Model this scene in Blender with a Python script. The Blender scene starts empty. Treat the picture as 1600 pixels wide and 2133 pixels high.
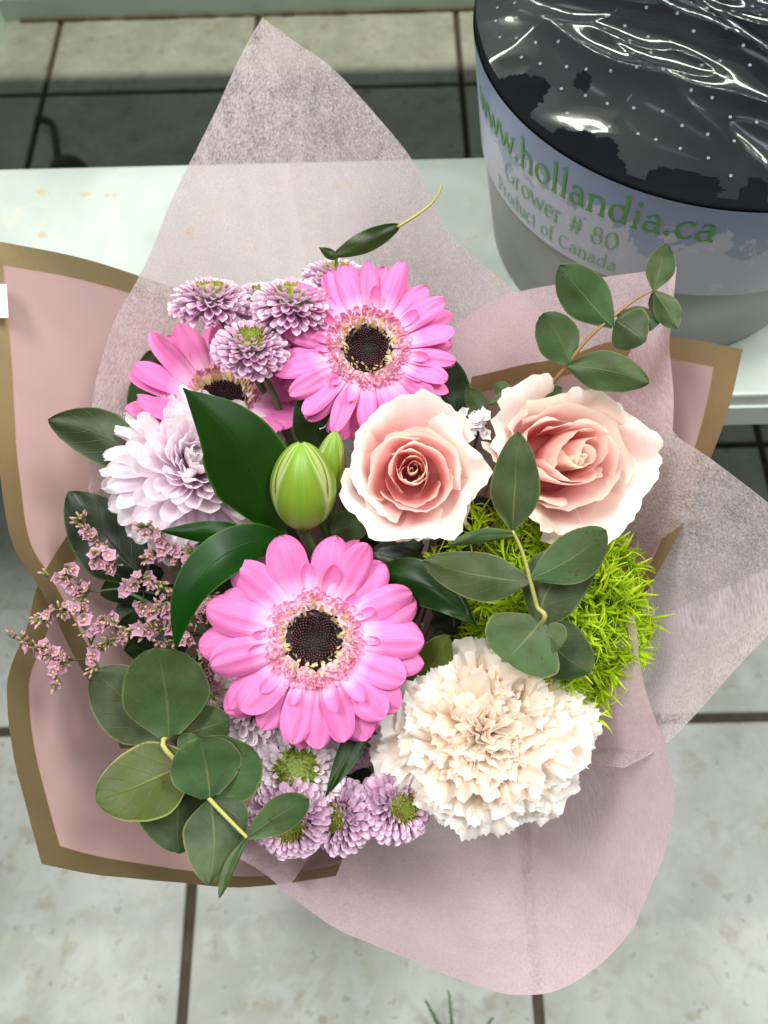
import bpy, math, random
from mathutils import Vector, Matrix, noise
import numpy as np
random.seed(7)
R = math.radians
PI = math.pi
sc = bpy.context.scene
col = sc.collection

# ------------------------------------------------------------------ camera
PITCH, YAW, ROLL, F, H = 64.9, -0.98, -2.12, 1700.0, 0.807
_d, _y, _r = R(PITCH), R(YAW), R(ROLL)
FW = Vector((math.sin(_y)*math.cos(_d), math.cos(_y)*math.cos(_d), -math.sin(_d)))
_rt = Vector((math.cos(_y), -math.sin(_y), 0)); _up = _rt.cross(FW)
RT = (_rt*math.cos(_r)+_up*math.sin(_r)).normalized(); UP = RT.cross(FW).normalized()
CAM = Vector((0, 0, H))
cd = bpy.data.cameras.new('camera'); cam = bpy.data.objects.new('camera', cd); col.objects.link(cam)
cam.matrix_world = Matrix(((RT.x, UP.x, -FW.x, 0), (RT.y, UP.y, -FW.y, 0), (RT.z, UP.z, -FW.z, H), (0, 0, 0, 1)))
cd.sensor_fit = 'VERTICAL'; cd.sensor_height = 24.0; cd.lens = F/2133*24.0
cd.clip_start = 0.01; cd.clip_end = 50
cd.dof.use_dof = True; cd.dof.focus_distance = 0.385; cd.dof.aperture_fstop = cd.lens/3.2
sc.camera = cam

# ------------------------------------------------------------------ world, lamps, exposure
w = bpy.data.worlds.new('World'); sc.world = w; w.use_nodes = True
bg = w.node_tree.nodes['Background']; bg.inputs[0].default_value = (0.97, 1.0, 0.97, 1); bg.inputs[1].default_value = 0.21
def area(name, loc, target, sx, sy, power, color):
    l = bpy.data.lights.new(name, 'AREA'); l.shape = 'RECTANGLE'; l.size = sx; l.size_y = sy; l.energy = power; l.color = color
    o = bpy.data.objects.new(name, l); col.objects.link(o); o.location = loc
    o.rotation_euler = (Vector(target)-Vector(loc)).to_track_quat('-Z', 'Y').to_euler()
    return o
area('ceiling_lamp', (-0.75, 0.35, 2.3), (0.02, 0.2, 0.3), 0.8, 0.35, 38, (1.0, 0.985, 0.95))
area('ceiling_lamp', (0.85, 0.30, 2.2), (0.05, 0.15, 0.3), 0.8, 0.3, 28, (1.0, 1.0, 0.97))
area('added_warm_strip', (0.3, 1.165, 1.3), (0.3, 1.175, 0.0), 2.2, 0.03, 24.0, (1.0, 0.96, 0.74))  # unseen warm strip added to brighten the far floor and ledge
area('ceiling_lamp', (0.1, -0.1, 2.6), (0.05, 0.1, 0.3), 2.4, 1.2, 17, (1.0, 1.0, 0.98))  # large overhead panel added for wide fill
sc.view_settings.view_transform = 'Standard'; sc.view_settings.look = 'None'
sc.view_settings.exposure = 0.12; sc.view_settings.gamma = 1.0
sc.render.engine = 'CYCLES'
sc.cycles.transparent_max_bounces = 16; sc.cycles.max_bounces = 8; sc.cycles.diffuse_bounces = 4
sc.cycles.transmission_bounces = 6; sc.cycles.glossy_bounces = 3

def ray(px, py): return RT*((px-800)/F)+UP*((1066.5-py)/F)+FW
def at(px, py, D): return CAM+ray(px, py)*D           # point seen at photo pixel, D metres along the view axis
THROAT = Vector((-0.005, 0.12, 0.10))                 # where the stems are tied

# ------------------------------------------------------------------ material helpers
class NT:
    def __init__(s, name):
        s.m = bpy.data.materials.new(name); s.m.use_nodes = True; s.t = s.m.node_tree
        s.t.nodes.clear(); s.out = s.n('ShaderNodeOutputMaterial')
    def n(s, ty, **kw):
        nd = s.t.nodes.new(ty)
        for k, v in kw.items(): setattr(nd, k, v)
        return nd
    def l(s, a, b): s.t.links.new(a, b)
    def setv(s, sock, v):
        if hasattr(v, 'is_output') or isinstance(v, bpy.types.NodeSocket): s.l(v, sock)
        else:
            if isinstance(v, (tuple, list)) and len(v) == 3 and sock.type == 'RGBA': v = (*v, 1)
            sock.default_value = v
    def math(s, op, a, b=0.0, c=None, clamp=False):
        nd = s.n('ShaderNodeMath', operation=op, use_clamp=clamp); s.setv(nd.inputs[0], a); s.setv(nd.inputs[1], b)
        if c is not None: s.setv(nd.inputs[2], c)
        return nd.outputs[0]
    def mix(s, f, a, b, blend='MIX'):
        nd = s.n('ShaderNodeMix', data_type='RGBA', blend_type=blend); s.setv(nd.inputs[0], f); s.setv(nd.inputs[6], a); s.setv(nd.inputs[7], b)
        return nd.outputs[2]
    def ramp(s, f, stops, interp='LINEAR'):
        nd = s.n('ShaderNodeValToRGB'); nd.color_ramp.interpolation = interp; e = nd.color_ramp.elements
        while len(e) < len(stops): e.new(0.5)
        for i, (p, c) in enumerate(stops):
            e[i].position = p; e[i].color = (*c, 1) if len(c) == 3 else c
        s.setv(nd.inputs[0], f); return nd.outputs[0]
    def noise(s, vec, scale, detail=3, rough=0.55, dist=0.0):
        nd = s.n('ShaderNodeTexNoise'); nd.inputs['Scale'].default_value = scale; nd.inputs['Detail'].default_value = detail
        nd.inputs['Roughness'].default_value = rough; nd.inputs['Distortion'].default_value = dist
        if vec is not None: s.l(vec, nd.inputs['Vector'])
        return nd.outputs[0]
    def smooth(s, x, a, b):
        nd = s.n('ShaderNodeMapRange', interpolation_type='SMOOTHSTEP'); s.setv(nd.inputs[0], x)
        nd.inputs[1].default_value = a; nd.inputs[2].default_value = b; return nd.outputs[0]
    def uv(s):
        a = s.n('ShaderNodeUVMap'); sp = s.n('ShaderNodeSeparateXYZ'); s.l(a.outputs[0], sp.inputs[0]); return a.outputs[0], sp.outputs[0], sp.outputs[1]
    def obj(s): return s.n('ShaderNodeTexCoord').outputs['Object']
    def geo(s): return s.n('ShaderNodeNewGeometry')
    def scale(s, vec, sx, sy, sz):
        nd = s.n('ShaderNodeMapping'); nd.inputs['Scale'].default_value = (sx, sy, sz); s.l(vec, nd.inputs['Vector']); return nd.outputs[0]
    def rnd(s): return s.n('ShaderNodeObjectInfo').outputs['Random']
    def bump(s, h, strength, dist):
        nd = s.n('ShaderNodeBump'); nd.inputs['Strength'].default_value = strength; nd.inputs['Distance'].default_value = dist; s.l(h, nd.inputs['Height']); return nd.outputs[0]
    def pbsdf(s, color, rough=0.5, spec=0.5, normal=None, **kw):
        p = s.n('ShaderNodeBsdfPrincipled'); s.setv(p.inputs['Base Color'], color); s.setv(p.inputs['Roughness'], rough)
        p.inputs['Specular IOR Level'].default_value = spec
        if normal is not None: s.l(normal, p.inputs['Normal'])
        for k, v in kw.items(): s.setv(p.inputs[k.replace('_', ' ')], v)
        return p.outputs[0]
    def trans(s, color, normal=None):
        p = s.n('ShaderNodeBsdfTranslucent'); s.setv(p.inputs[0], color)
        if normal is not None: s.l(normal, p.inputs['Normal'])
        return p.outputs[0]
    def mixs(s, f, a, b):
        nd = s.n('ShaderNodeMixShader'); s.setv(nd.inputs[0], f); s.l(a, nd.inputs[1]); s.l(b, nd.inputs[2]); return nd.outputs[0]
    def done(s, sh): s.l(sh, s.out.inputs[0]); return s.m

def petal_mat(name, stops, rough=0.55, transl=0.25, streak=0.12, nst=26, vary=0.08, spec=0.25, edge=None, bump=0.25, tcol=None):
    t = NT(name); uvv, u, v = t.uv()
    c = t.ramp(v, stops)
    if edge:                                            # (colour, amount): paler margin of the petal
        e = t.smooth(t.math('ABSOLUTE', t.math('SUBTRACT', u, 0.5)), edge[2] if len(edge) > 2 else 0.3, 0.5)
        c = t.mix(t.math('MULTIPLY', e, edge[1]), c, edge[0])
    st = t.noise(t.scale(uvv, nst, 1.6, 1), 1.0, 3, 0.6, 0.3)
    k = t.math('MULTIPLY_ADD', t.math('SUBTRACT', st, 0.5), streak*2, 1.0)
    k = t.math('MULTIPLY', k, t.math('MULTIPLY_ADD', t.math('SUBTRACT', t.rnd(), 0.5), vary*2, 1.0))
    hs = t.n('ShaderNodeHueSaturation'); t.l(c, hs.inputs['Color']); t.l(k, hs.inputs['Value'])
    t.setv(hs.inputs['Saturation'], t.math('MULTIPLY_ADD', st, -0.35*min(1, streak*6), 1.0+0.17*min(1, streak*6)))
    c = hs.outputs[0]
    nm = t.bump(st, bump, 0.0006)
    p = t.pbsdf(c, rough, spec, nm)
    return t.done(t.mixs(transl, p, t.trans(tcol if tcol else c, nm)))

def leaf_mat(name, base, vein, edge, rough=0.4, spots=0.0, transl=0.15, blotch=None, side=6, veinw=0.03, spec=0.4, veinamt=0.8, coat=0.0):
    t = NT(name); uvv, u, v = t.uv(); ob = t.obj()
    au = t.math('ABSOLUTE', t.math('SUBTRACT', u, 0.5))
    n1 = t.noise(ob, 45, 4, 0.6)
    c = t.mix(t.smooth(n1, 0.3, 0.7), tuple(x*0.78 for x in base), tuple(min(1, x*1.2) for x in base))
    if blotch: c = t.mix(t.math('MULTIPLY', t.smooth(t.noise(ob, 28, 2), 0.5, 0.68), 0.7), c, blotch)
    hs = t.n('ShaderNodeHueSaturation'); t.l(c, hs.inputs['Color'])
    t.setv(hs.inputs['Value'], t.math('MULTIPLY_ADD', t.rnd(), 0.5, 0.78)); t.setv(hs.inputs['Hue'], t.math('MULTIPLY_ADD', t.rnd(), 0.035, 0.483)); c = hs.outputs[0]
    if spots: c = t.mix(t.math('MULTIPLY', t.smooth(t.noise(ob, 70, 5, .7), 0.42, 0.7), 0.32), c, (0.075, 0.115, 0.065))
    # side veins: chevrons around the midrib
    wv = t.math('FRACT', t.math('MULTIPLY_ADD', au, -1.6*side*0.5, t.math('MULTIPLY', v, side)))
    sv = t.math('SUBTRACT', 1.0, t.smooth(t.math('ABSOLUTE', t.math('SUBTRACT', wv, 0.5)), 0.0, 0.05))
    c = t.mix(t.math('MULTIPLY', t.math('MULTIPLY', sv, t.noise(ob, 90, 2)), 0.22*veinamt), c, vein)
    wd = t.math('MULTIPLY_ADD', v, -veinw*0.8, veinw)
    mid = t.math('SUBTRACT', 1.0, t.math('DIVIDE', au, wd), clamp=True)
    c = t.mix(t.math('MULTIPLY', t.math('MULTIPLY', mid, t.math('MULTIPLY_ADD', v, -0.6, 1.0)), veinamt), c, vein)
    c = t.mix(t.math('MULTIPLY', t.smooth(au, 0.465, 0.49), 0.75), c, edge)
    if spots > 0:
        vo = t.n('ShaderNodeTexVoronoi'); vo.inputs['Scale'].default_value = 330; t.l(ob, vo.inputs['Vector'])
        sp = t.math('MULTIPLY', t.math('LESS_THAN', vo.outputs['Distance'], 0.27), t.smooth(t.noise(ob, 60, 2), 0.50, 0.58))
        c = t.mix(t.math('MULTIPLY', sp, spots), c, (0.07, 0.045, 0.03))
    h = t.math('ADD', t.math('MULTIPLY', mid, -1.0), t.math('MULTIPLY_ADD', sv, -0.3, t.math('MULTIPLY', n1, 0.6)))
    nm = t.bump(h, 0.35, 0.0007)
    p = t.pbsdf(c, rough, spec, nm)
    return t.done(t.mixs(transl, p, t.trans(t.mix(0.3, c, (0.20, 0.34, 0.03)), nm)))

def plain(name, color, rough=0.5, spec=0.4, vary=0.15, nscale=200, transl=0.0, **kw):
    t = NT(name); ob = t.obj(); n1 = t.noise(ob, nscale, 3)
    c = t.mix(n1, tuple(x*(1-vary) for x in color), tuple(min(1, x*(1+vary)) for x in color))
    p = t.pbsdf(c, rough, spec, t.bump(n1, 0.2, 0.0005), **kw)
    if transl: p = t.mixs(transl, p, t.trans(c))
    return t.done(p)

M = {}
M['gerbera'] = petal_mat('gerbera_petal', [(0.0, (0.95, 0.72, 0.84)), (0.14, (0.92, 0.52, 0.75)), (0.36, (0.76, 0.20, 0.49)), (1.0, (0.70, 0.165, 0.42))], 0.5, 0.22, 0.10, 22, 0.09)
M['floret'] = petal_mat('trans_floret', [(0.0, (0.89, 0.62, 0.66)), (0.5, (0.86, 0.36, 0.55)), (1.0, (0.82, 0.21, 0.47))], 0.5, 0.2, 0.1, 6, 0.1)
M['small'] = petal_mat('small_petal', [(0.0, (0.9, 0.6, 0.75)), (0.4, (0.80, 0.20, 0.48)), (1.0, (0.74, 0.14, 0.40))], 0.5, 0.2, 0.1, 8, 0.1)
M['anther'] = petal_mat('anther', [(0.0, (0.62, 0.6, 0.35)), (0.5, (0.95, 0.72, 0.38)), (1.0, (0.92, 0.52, 0.5))], 0.5, 0.15, 0.1, 6, 0.1)
M['disc'] = plain('gerbera_disc', (0.010, 0.003, 0.004), 0.6, 0.3, 0.4)
M['disc_tip'] = plain('disc_tip', (0.09, 0.018, 0.03), 0.4, 0.5, 0.4)
M['rose_in'] = petal_mat('rose_inner', [(0.0, (0.97, 0.38, 0.40)), (0.5, (0.985, 0.54, 0.54)), (0.84, (0.99, 0.74, 0.71)), (0.965, (0.98, 0.84, 0.76)), (1.0, (0.95, 0.90, 0.80))], 0.5, 0.66, 0.03, 10, 0.03, edge=((0.96, 0.82, 0.73), 0.5, 0.42), bump=.12)
M['rose_heart'] = petal_mat('rose_heart', [(0.0, (0.98, 0.50, 0.46)), (0.65, (0.985, 0.68, 0.62)), (0.88, (0.985, 0.86, 0.75)), (1.0, (0.97, 0.90, 0.78))], 0.5, 0.7, 0.03, 10, 0.03, bump=.12)
M['rose_out'] = petal_mat('rose_outer', [(0.0, (0.90, 0.78, 0.62)), (0.3, (0.98, 0.56, 0.56)), (0.70, (0.98, 0.74, 0.71)), (0.92, (0.96, 0.87, 0.81)), (1.0, (0.93, 0.93, 0.83))], 0.5, 0.42, 0.03, 10, 0.03, edge=((0.95, 0.92, 0.86), 0.6, 0.38), bump=.12)
M['carnation'] = petal_mat('carnation_petal', [(0.0, (0.98, 0.62, 0.38)), (0.45, (0.98, 0.76, 0.58)), (0.8, (0.98, 0.89, 0.80)), (1.0, (0.97, 0.96, 0.94))], 0.6, 0.55, 0.05, 14, 0.04, bump=0.35)
M['carnation_in'] = petal_mat('carnation_heart_petal', [(0.0, (0.985, 0.64, 0.42)), (0.5, (0.985, 0.77, 0.59)), (0.85, (0.985, 0.86, 0.74)), (1.0, (0.98, 0.92, 0.85))], 0.6, 0.58, 0.05, 14, 0.04, bump=0.35)
M['mum'] = petal_mat('chrysanthemum_petal', [(0.0, (0.88, 0.68, 0.82)), (0.4, (0.95, 0.84, 0.92)), (1.0, (0.97, 0.94, 0.96))], 0.55, 0.55, 0.06, 8, 0.07)
M['button'] = petal_mat('button_petal', [(0.0, (0.50, 0.24, 0.42)), (0.45, (0.72, 0.46, 0.66)), (1.0, (0.84, 0.68, 0.79))], 0.55, 0.3, 0.10, 5, 0.13, edge=((0.90, 0.80, 0.85), 0.7, 0.25))
M['button_pale'] = petal_mat('pale_button_petal', [(0.0, (0.62, 0.50, 0.55)), (0.5, (0.82, 0.70, 0.78)), (1.0, (0.88, 0.82, 0.86))], 0.55, 0.2, 0.10, 5, 0.1, edge=((0.92, 0.88, 0.88), 0.8, 0.22))
M['button_inner'] = petal_mat('button_inner_floret', [(0.0, (0.16, 0.18, 0.02)), (0.6, (0.36, 0.32, 0.06)), (1.0, (0.62, 0.52, 0.20))], 0.55, 0.15, 0.1, 4, 0.15)
M['button_core'] = plain('button_core', (0.22, 0.10, 0.18), 0.7)
M['button_eye'] = plain('button_eye', (0.12, 0.17, 0.012), 0.5, 0.4, 0.5, 900)
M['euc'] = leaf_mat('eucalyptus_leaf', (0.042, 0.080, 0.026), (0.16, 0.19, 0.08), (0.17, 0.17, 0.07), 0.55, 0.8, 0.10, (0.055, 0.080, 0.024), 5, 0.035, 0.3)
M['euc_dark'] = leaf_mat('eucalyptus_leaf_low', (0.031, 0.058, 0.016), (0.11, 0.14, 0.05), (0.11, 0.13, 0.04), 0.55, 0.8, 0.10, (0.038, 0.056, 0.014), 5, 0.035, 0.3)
M['euc_olive'] = leaf_mat('eucalyptus_leaf_olive', (0.060, 0.092, 0.010), (0.15, 0.16, 0.04), (0.27, 0.30, 0.09), 0.45, 0.6, 0.15, (0.07, 0.095, 0.012), 5, 0.035, 0.3)
M['gloss'] = leaf_mat('glossy_leaf', (0.0045, 0.026, 0.0005), (0.02, 0.07, 0.006), (0.04, 0.12, 0.008), 0.38, 0.0, 0.05, None, 0, 0.02, 0.2, 0.22)
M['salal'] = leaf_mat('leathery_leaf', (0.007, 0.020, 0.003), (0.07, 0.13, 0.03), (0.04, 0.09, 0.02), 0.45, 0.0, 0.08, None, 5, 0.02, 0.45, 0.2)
M['salal_pale'] = leaf_mat('leathery_leaf_light', (0.017, 0.038, 0.003), (0.10, 0.17, 0.04), (0.07, 0.14, 0.02), 0.45, 0.0, 0.12, None, 5, 0.02, 0.45, 0.25)  # paler green variant of the leathery leaf
M['stem'] = plain('green_stem', (0.10, 0.19, 0.06), 0.5)
M['twig'] = plain('brown_twig', (0.26, 0.15, 0.05), 0.5)
M['twig_green'] = plain('olive_twig', (0.36, 0.36, 0.10), 0.5)
M['statice_twig'] = plain('statice_stem', (0.035, 0.055, 0.02), 0.6)
M['statice'] = petal_mat('statice_floret', [(0.0, (0.50, 0.22, 0.22)), (0.4, (0.40, 0.18, 0.27)), (1.0, (0.52, 0.30, 0.41))], 0.6, 0.2, 0.1, 4, 0.15)
M['statice_eye'] = plain('statice_eye', (0.62, 0.50, 0.16), 0.5)
M['statice_bud'] = plain('statice_bud', (0.40, 0.22, 0.20), 0.6, 0.3, 0.4, 300)
M['statice_calyx'] = plain('statice_calyx', (0.11, 0.14, 0.035), 0.6, 0.3, 0.4, 300)
M['white_floret'] = plain('white_floret', (0.82, 0.80, 0.85), 0.6, 0.3, 0.05, 300, 0.2)
M['ball'] = petal_mat('green_tuft', [(0.0, (0.18, 0.32, 0.002)), (0.5, (0.42, 0.62, 0.005)), (1.0, (0.62, 0.78, 0.04))], 0.5, 0.4, 0.1, 4, 0.2)

# ------------------------------------------------------------------ object helpers
def tag(o, label=None, cat=None, group=None, kind=None):
    for k, v in (('label', label), ('category', cat), ('group', group), ('kind', kind)):
        if v: o[k] = v
    return o
def empty(name, loc, label, cat, group=None):
    o = bpy.data.objects.new(name, None); col.objects.link(o); o.location = loc; o.empty_display_size = 0.01
    return tag(o, label, cat, group)
def link(name, me, parent=None, mw=None):
    """a mesh object placed by world matrix under its parent (parents are unrotated empties)"""
    o = bpy.data.objects.new(name, me); col.objects.link(o)
    mw = mw if mw is not None else Matrix()
    if parent is not None:
        o.parent = parent; o.matrix_parent_inverse = Matrix()
        o.matrix_basis = Matrix.Translation(-world_loc(parent)) @ mw
    else: o.matrix_basis = mw
    return o
def world_loc(o):
    v = o.location.copy(); p = o.parent
    while p is not None: v += p.location; p = p.parent
    return v
def mesh(name, V, Fc, mats, uv=None, smooth=True, mi=None):
    me = bpy.data.meshes.new(name); me.from_pydata([tuple(v) for v in V], [], Fc)
    if uv is not None:
        l = me.uv_layers.new(name='UVMap'); idx = np.zeros(len(me.loops), dtype=np.int32); me.loops.foreach_get('vertex_index', idx)
        l.data.foreach_set('uv', np.asarray(uv, dtype=np.float32)[idx].ravel())
    for m in (mats if isinstance(mats, (list, tuple)) else [mats]): me.materials.append(m)
    if smooth: me.polygons.foreach_set('use_smooth', [True]*len(me.polygons))
    if mi is not None: me.polygons.foreach_set('material_index', mi)
    me.update(); return me
def grid(fn, nu, nv, v0=0.0):
    V, U, Fc = [], [], []
    for j in range(nv+1):
        for i in range(nu+1):
            u = -1+2*i/nu; v = j/nv; V.append(fn(u, v)); U.append(((u+1)/2, v))
    for j in range(nv):
        for i in range(nu):
            a = j*(nu+1)+i; Fc.append((a, a+1, a+nu+2, a+nu+1))
    return V, U, Fc
class MB:
    def __init__(s): s.V = []; s.F = []; s.U = []; s.mi = []
    def add(s, V, U, Fc, mw=None, mi=0):
        o = len(s.V); s.V += [mw @ Vector(v) for v in V] if mw is not None else [Vector(v) for v in V]
        s.U += U if U else [(0.5, 0.5)]*len(V); s.F += [tuple(i+o for i in f) for f in Fc]; s.mi += [mi]*len(Fc)
    def mesh(s, name, mats, smooth=True): return mesh(name, s.V, s.F, mats, s.U, smooth, s.mi)
def spline(P, n=6):
    P = [Vector(p) for p in P]; out = []
    for i in range(len(P)-1):
        a = P[max(i-1, 0)]; b = P[i]; c = P[i+1]; d = P[min(i+2, len(P)-1)]
        for k in range(n):
            t = k/n; out.append(0.5*((2*b)+(c-a)*t+(2*a-5*b+4*c-d)*t*t+(3*b-a-3*c+d)*t**3))
    return out+[P[-1]]
def tube(P, r0, r1=None, n=7, mb=None, mi=0):
    r1 = r0 if r1 is None else r1; P = [Vector(p) for p in P]; V, U, Fc = [], [], []
    up = Vector((0.3, 0.2, 1)).normalized()
    for i, p in enumerate(P):
        t = (P[min(i+1, len(P)-1)]-P[max(i-1, 0)]).normalized(); a = t.cross(up)
        if a.length < 1e-3: a = t.cross(Vector((1, 0, 0)))
        a.normalize(); b = t.cross(a); r = r0+(r1-r0)*i/(len(P)-1)
        for k in range(n):
            q = 2*PI*k/n; V.append(p+(a*math.cos(q)+b*math.sin(q))*r); U.append((k/n, i/(len(P)-1)))
    for i in range(len(P)-1):
        for k in range(n): Fc.append((i*n+k, i*n+(k+1) % n, (i+1)*n+(k+1) % n, (i+1)*n+k))
    Fc.append(tuple(range(n))[::-1]); Fc.append(tuple((len(P)-1)*n+k for k in range(n)))
    mb = mb or MB(); mb.add(V, U, Fc, None, mi); return mb
def frame(origin, z, xhint=None, spin=0.0):
    z = z.normalized(); xh = xhint or RT; x = (xh-z*xh.dot(z)).normalized(); y = z.cross(x)
    m = Matrix(((x.x, y.x, z.x, origin.x), (x.y, y.y, z.y, origin.y), (x.z, y.z, z.z, origin.z), (0, 0, 0, 1)))
    return m @ Matrix.Rotation(spin, 4, 'Z')
def facing(px, py, a=0.0, b=0.0):
    """direction from a pixel's point towards the camera, tilted a to the right and b up the picture"""
    return (-ray(px, py).normalized()+RT*a+UP*b).normalized()
def stem_to_throat(root, head, r, mat, name='stem', k=0.35, away=None):
    t = THROAT+Vector((random.uniform(-.012, .012), random.uniform(-.012, .012), 0))
    mid = head*0.5+t*0.5; mid.x = head.x*(1-k)*0.8+t.x*(k+0.0)*0.8; mid.y = head.y*0.62+t.y*0.38
    st = head+(away if away else Vector((0, 0, -0.012)))
    P = spline([head, st, mid, t, Vector((t.x, t.y, 0.003))], 6)
    return link(name, tube(P, r, r*0.95).mesh(name, mat), root, Matrix.Translation((0, 0, 0)))

def prof(v, base, vm, p=0.5):
    if v < vm: return base+(1-base)*math.sin(PI/2*v/vm)
    return max(0.0, 1-((v-vm)/(1-vm))**2)**p
def tipv(v, k=1.6): return 1-(1-v)**k                # more rows near the tip
def petal(name, L, W, mat, base=0.35, vm=0.6, p=0.5, cup=0.25, bend=0.0, bend_tip=0.0, ridge=0.0, ruf=0.0, notch=0.0, twist=0.0, nu=6, nv=9, seed=0, skew=0.0):
    rng = random.Random(seed); ph = rng.uniform(0, 50)
    N = 24; pts = [(0.0, 0.0)]; ang = 0.0                # centre line in the YZ plane
    for i in range(N):
        v = (i+.5)/N; a = bend*v+bend_tip*max(0, v-0.65)**2*6
        pts.append((pts[-1][0]+math.cos(a)*L/N, pts[-1][1]+math.sin(a)*L/N))
    def fn(u, v0):
        v = tipv(v0); f = v*N; i = min(int(f), N-1); q = f-i
        y = pts[i][0]*(1-q)+pts[i+1][0]*q; z = pts[i][1]*(1-q)+pts[i+1][1]*q
        wv = max(prof(v, base, vm, p), 0.03)*W/2
        x = u*wv + skew*L*v*v
        z += cup*wv*u*u + ridge*W*math.cos(u*PI*3)*0.5*prof(v, 0.2, .6)
        z += ruf*W*noise.noise(Vector((u*1.3+ph, v*2.2, ph)))*(0.3+v)
        y -= notch*L*max(0, v-0.8)*5*(math.exp(-(u/0.25)**2)+0.5*rng.random()*0)
        if twist: x, z = x*math.cos(twist*v)-z*math.sin(twist*v)*0.3, z+x*math.sin(twist*v)
        return Vector((x, y, z))
    V, U, Fc = grid(fn, nu, nv)
    return mesh(name, V, Fc, mat, U)
def place(root, me, head, phi, r, elev, s=1.0, z=0.0, roll=0.0, name=None, sx=None):
    m = head @ Matrix.Rotation(phi, 4, 'Z') @ Matrix.Translation((0, r, z)) @ Matrix.Rotation(elev, 4, 'X') @ Matrix.Rotation(roll, 4, 'Y') @ Matrix.Diagonal((sx or s, s, s, 1))
    return link(name or me.name.split('.')[0], me, root, m)

# ------------------------------------------------------------------ setting: floor, wall, shelves
t = NT('glazed_tile'); ob = t.obj(); gp = t.geo().outputs['Position']
n1 = t.noise(gp, 9, 5, 0.6, 0.4); n2 = t.noise(gp, 42, 4, 0.65, 0.6); n3 = t.noise(gp, 30, 3, 0.5, 0.2)
c = t.mix(t.smooth(n1, 0.3, 0.7), (0.265, 0.285, 0.25), (0.385, 0.405, 0.37))
c = t.mix(t.math('MULTIPLY', t.smooth(n2, 0.50, 0.64), 0.45), c, (0.27, 0.27, 0.215))
c = t.mix(t.math('MULTIPLY', t.smooth(n3, 0.58, 0.70), 0.6), c, (0.21, 0.195, 0.135))
c = t.mix(t.math('MULTIPLY', t.smooth(t.noise(gp, 70, 2), 0.63, 0.70), 0.5), c, (0.17, 0.155, 0.11))
c = t.mix(t.math('MULTIPLY', t.smooth(t.noise(gp, 34, 4, .65, .6), 0.50, 0.68), 0.5), c, (0.39, 0.42, 0.405))
M['tile'] = t.done(t.pbsdf(c, 0.34, 0.3, t.bump(n2, 0.15, 0.001)))
M['grout'] = plain('dark_grout', (0.06, 0.05, 0.035), 0.85, 0.2, 0.5, 60)
def box(mb, x0, x1, y0, y1, z0, z1, bev=0.0, mi=0):
    b = bev
    def ring(z, d): return [(x0+d, y0+d, z), (x1-d, y0+d, z), (x1-d, y1-d, z), (x0+d, y1-d, z)]
    V = ring(z0, 0)+ring(z1-b, 0)+(ring(z1-b*0.3, b*0.3)+ring(z1, b) if b else [])
    n = len(V)//4; Fc = [(3, 2, 1, 0)]
    for k in range(n-1):
        for i in range(4): Fc.append((k*4+i, k*4+(i+1) % 4, (k+1)*4+(i+1) % 4, (k+1)*4+i))
    Fc.append(tuple((n-1)*4+i for i in range(4)))
    mb.add(V, None, Fc, None, mi)
floor = bpy.data.objects.new('floor', None); col.objects.link(floor); floor['kind'] = 'structure'
g = MB(); box(g, -1.4, 1.5, -0.75, 1.6, -0.05, -0.004)
link('grout_bed', g.mesh('grout_bed', M['grout'], False), floor)
TS, TX, TY = 0.303, -0.489, 0.150
tmb = MB(); hw = TS/2-0.0042; box(tmb, -hw, hw, -hw, hw, -0.004, 0.0, 0.0022)
tile_me = tmb.mesh('floor_tile', M['tile'], False)
for i in range(-3, 6):
    for j in range(-3, 4):
        link('floor_tile', tile_me, floor, Matrix.Translation((TX+(i+.5)*TS, TY+(j+.5)*TS, random.uniform(-0.0006, 0.0002))))
M['wall'] = plain('mint_ledge', (0.52, 0.66, 0.60), 0.35, 0.4, 0.08, 8)
wl = MB(); box(wl, -1.4, 1.5, 1.2235, 1.62, -0.02, 0.035, 0.002); wall = link('raised_ledge', wl.mesh('raised_ledge', M['wall'], False)); wall['kind'] = 'structure'
dm = MB()
for i in range(60):                                         # dirt line along the foot of the wall
    x = -0.55+i*0.02; s = random.uniform(0.002, 0.0045); box(dm, x, x+0.02, 1.2225-s, 1.2234, 0.0005, s*1.2)
dl = link('dirt_line', dm.mesh('dirt_line', plain('dirt', (0.13, 0.10, 0.06), 0.9, 0.1, 0.5, 90), False), wall); dl['kind'] = 'stuff'
wl = MB(); box(wl, -1.4, -0.574, 1.118, 1.2225, -0.02, 0.035, 0.002)
pier = link('ledge_corner', wl.mesh('ledge_corner', M['wall'], False)); pier['kind'] = 'structure'

t = NT('marble_top'); gp = t.geo().outputs['Position']
n1 = t.noise(gp, 7, 5, 0.6, 0.8); n2 = t.noise(gp, 30, 4, 0.6, 0.5)
c = t.mix(t.smooth(n1, 0.35, 0.65), (0.40, 0.465, 0.42), (0.50, 0.56, 0.52))
c = t.mix(t.math('MULTIPLY', t.smooth(n2, 0.56, 0.70), 0.5), c, (0.60, 0.58, 0.44))
c = t.mix(t.math('MULTIPLY', t.smooth(t.noise(gp, 48, 2), 0.66, 0.72), 0.7), c, (0.50, 0.38, 0.18))
M['marble'] = t.done(t.pbsdf(c, 0.28, 0.5))
M['enamel'] = plain('shelf_edge_enamel', (0.50, 0.58, 0.56), 0.35, 0.4, 0.05, 10)
ZS = 0.35
sh = empty('display_shelf', (0.1, 0.40, 0), 'white marbled display shelf the grower bucket stands on', 'shelf')
b1 = MB(); box(b1, -0.62, 0.80, 0.2935, 0.516, ZS-0.012, ZS, 0.002); link('shelf_top', b1.mesh('shelf_top', M['marble'], False), sh)
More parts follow.
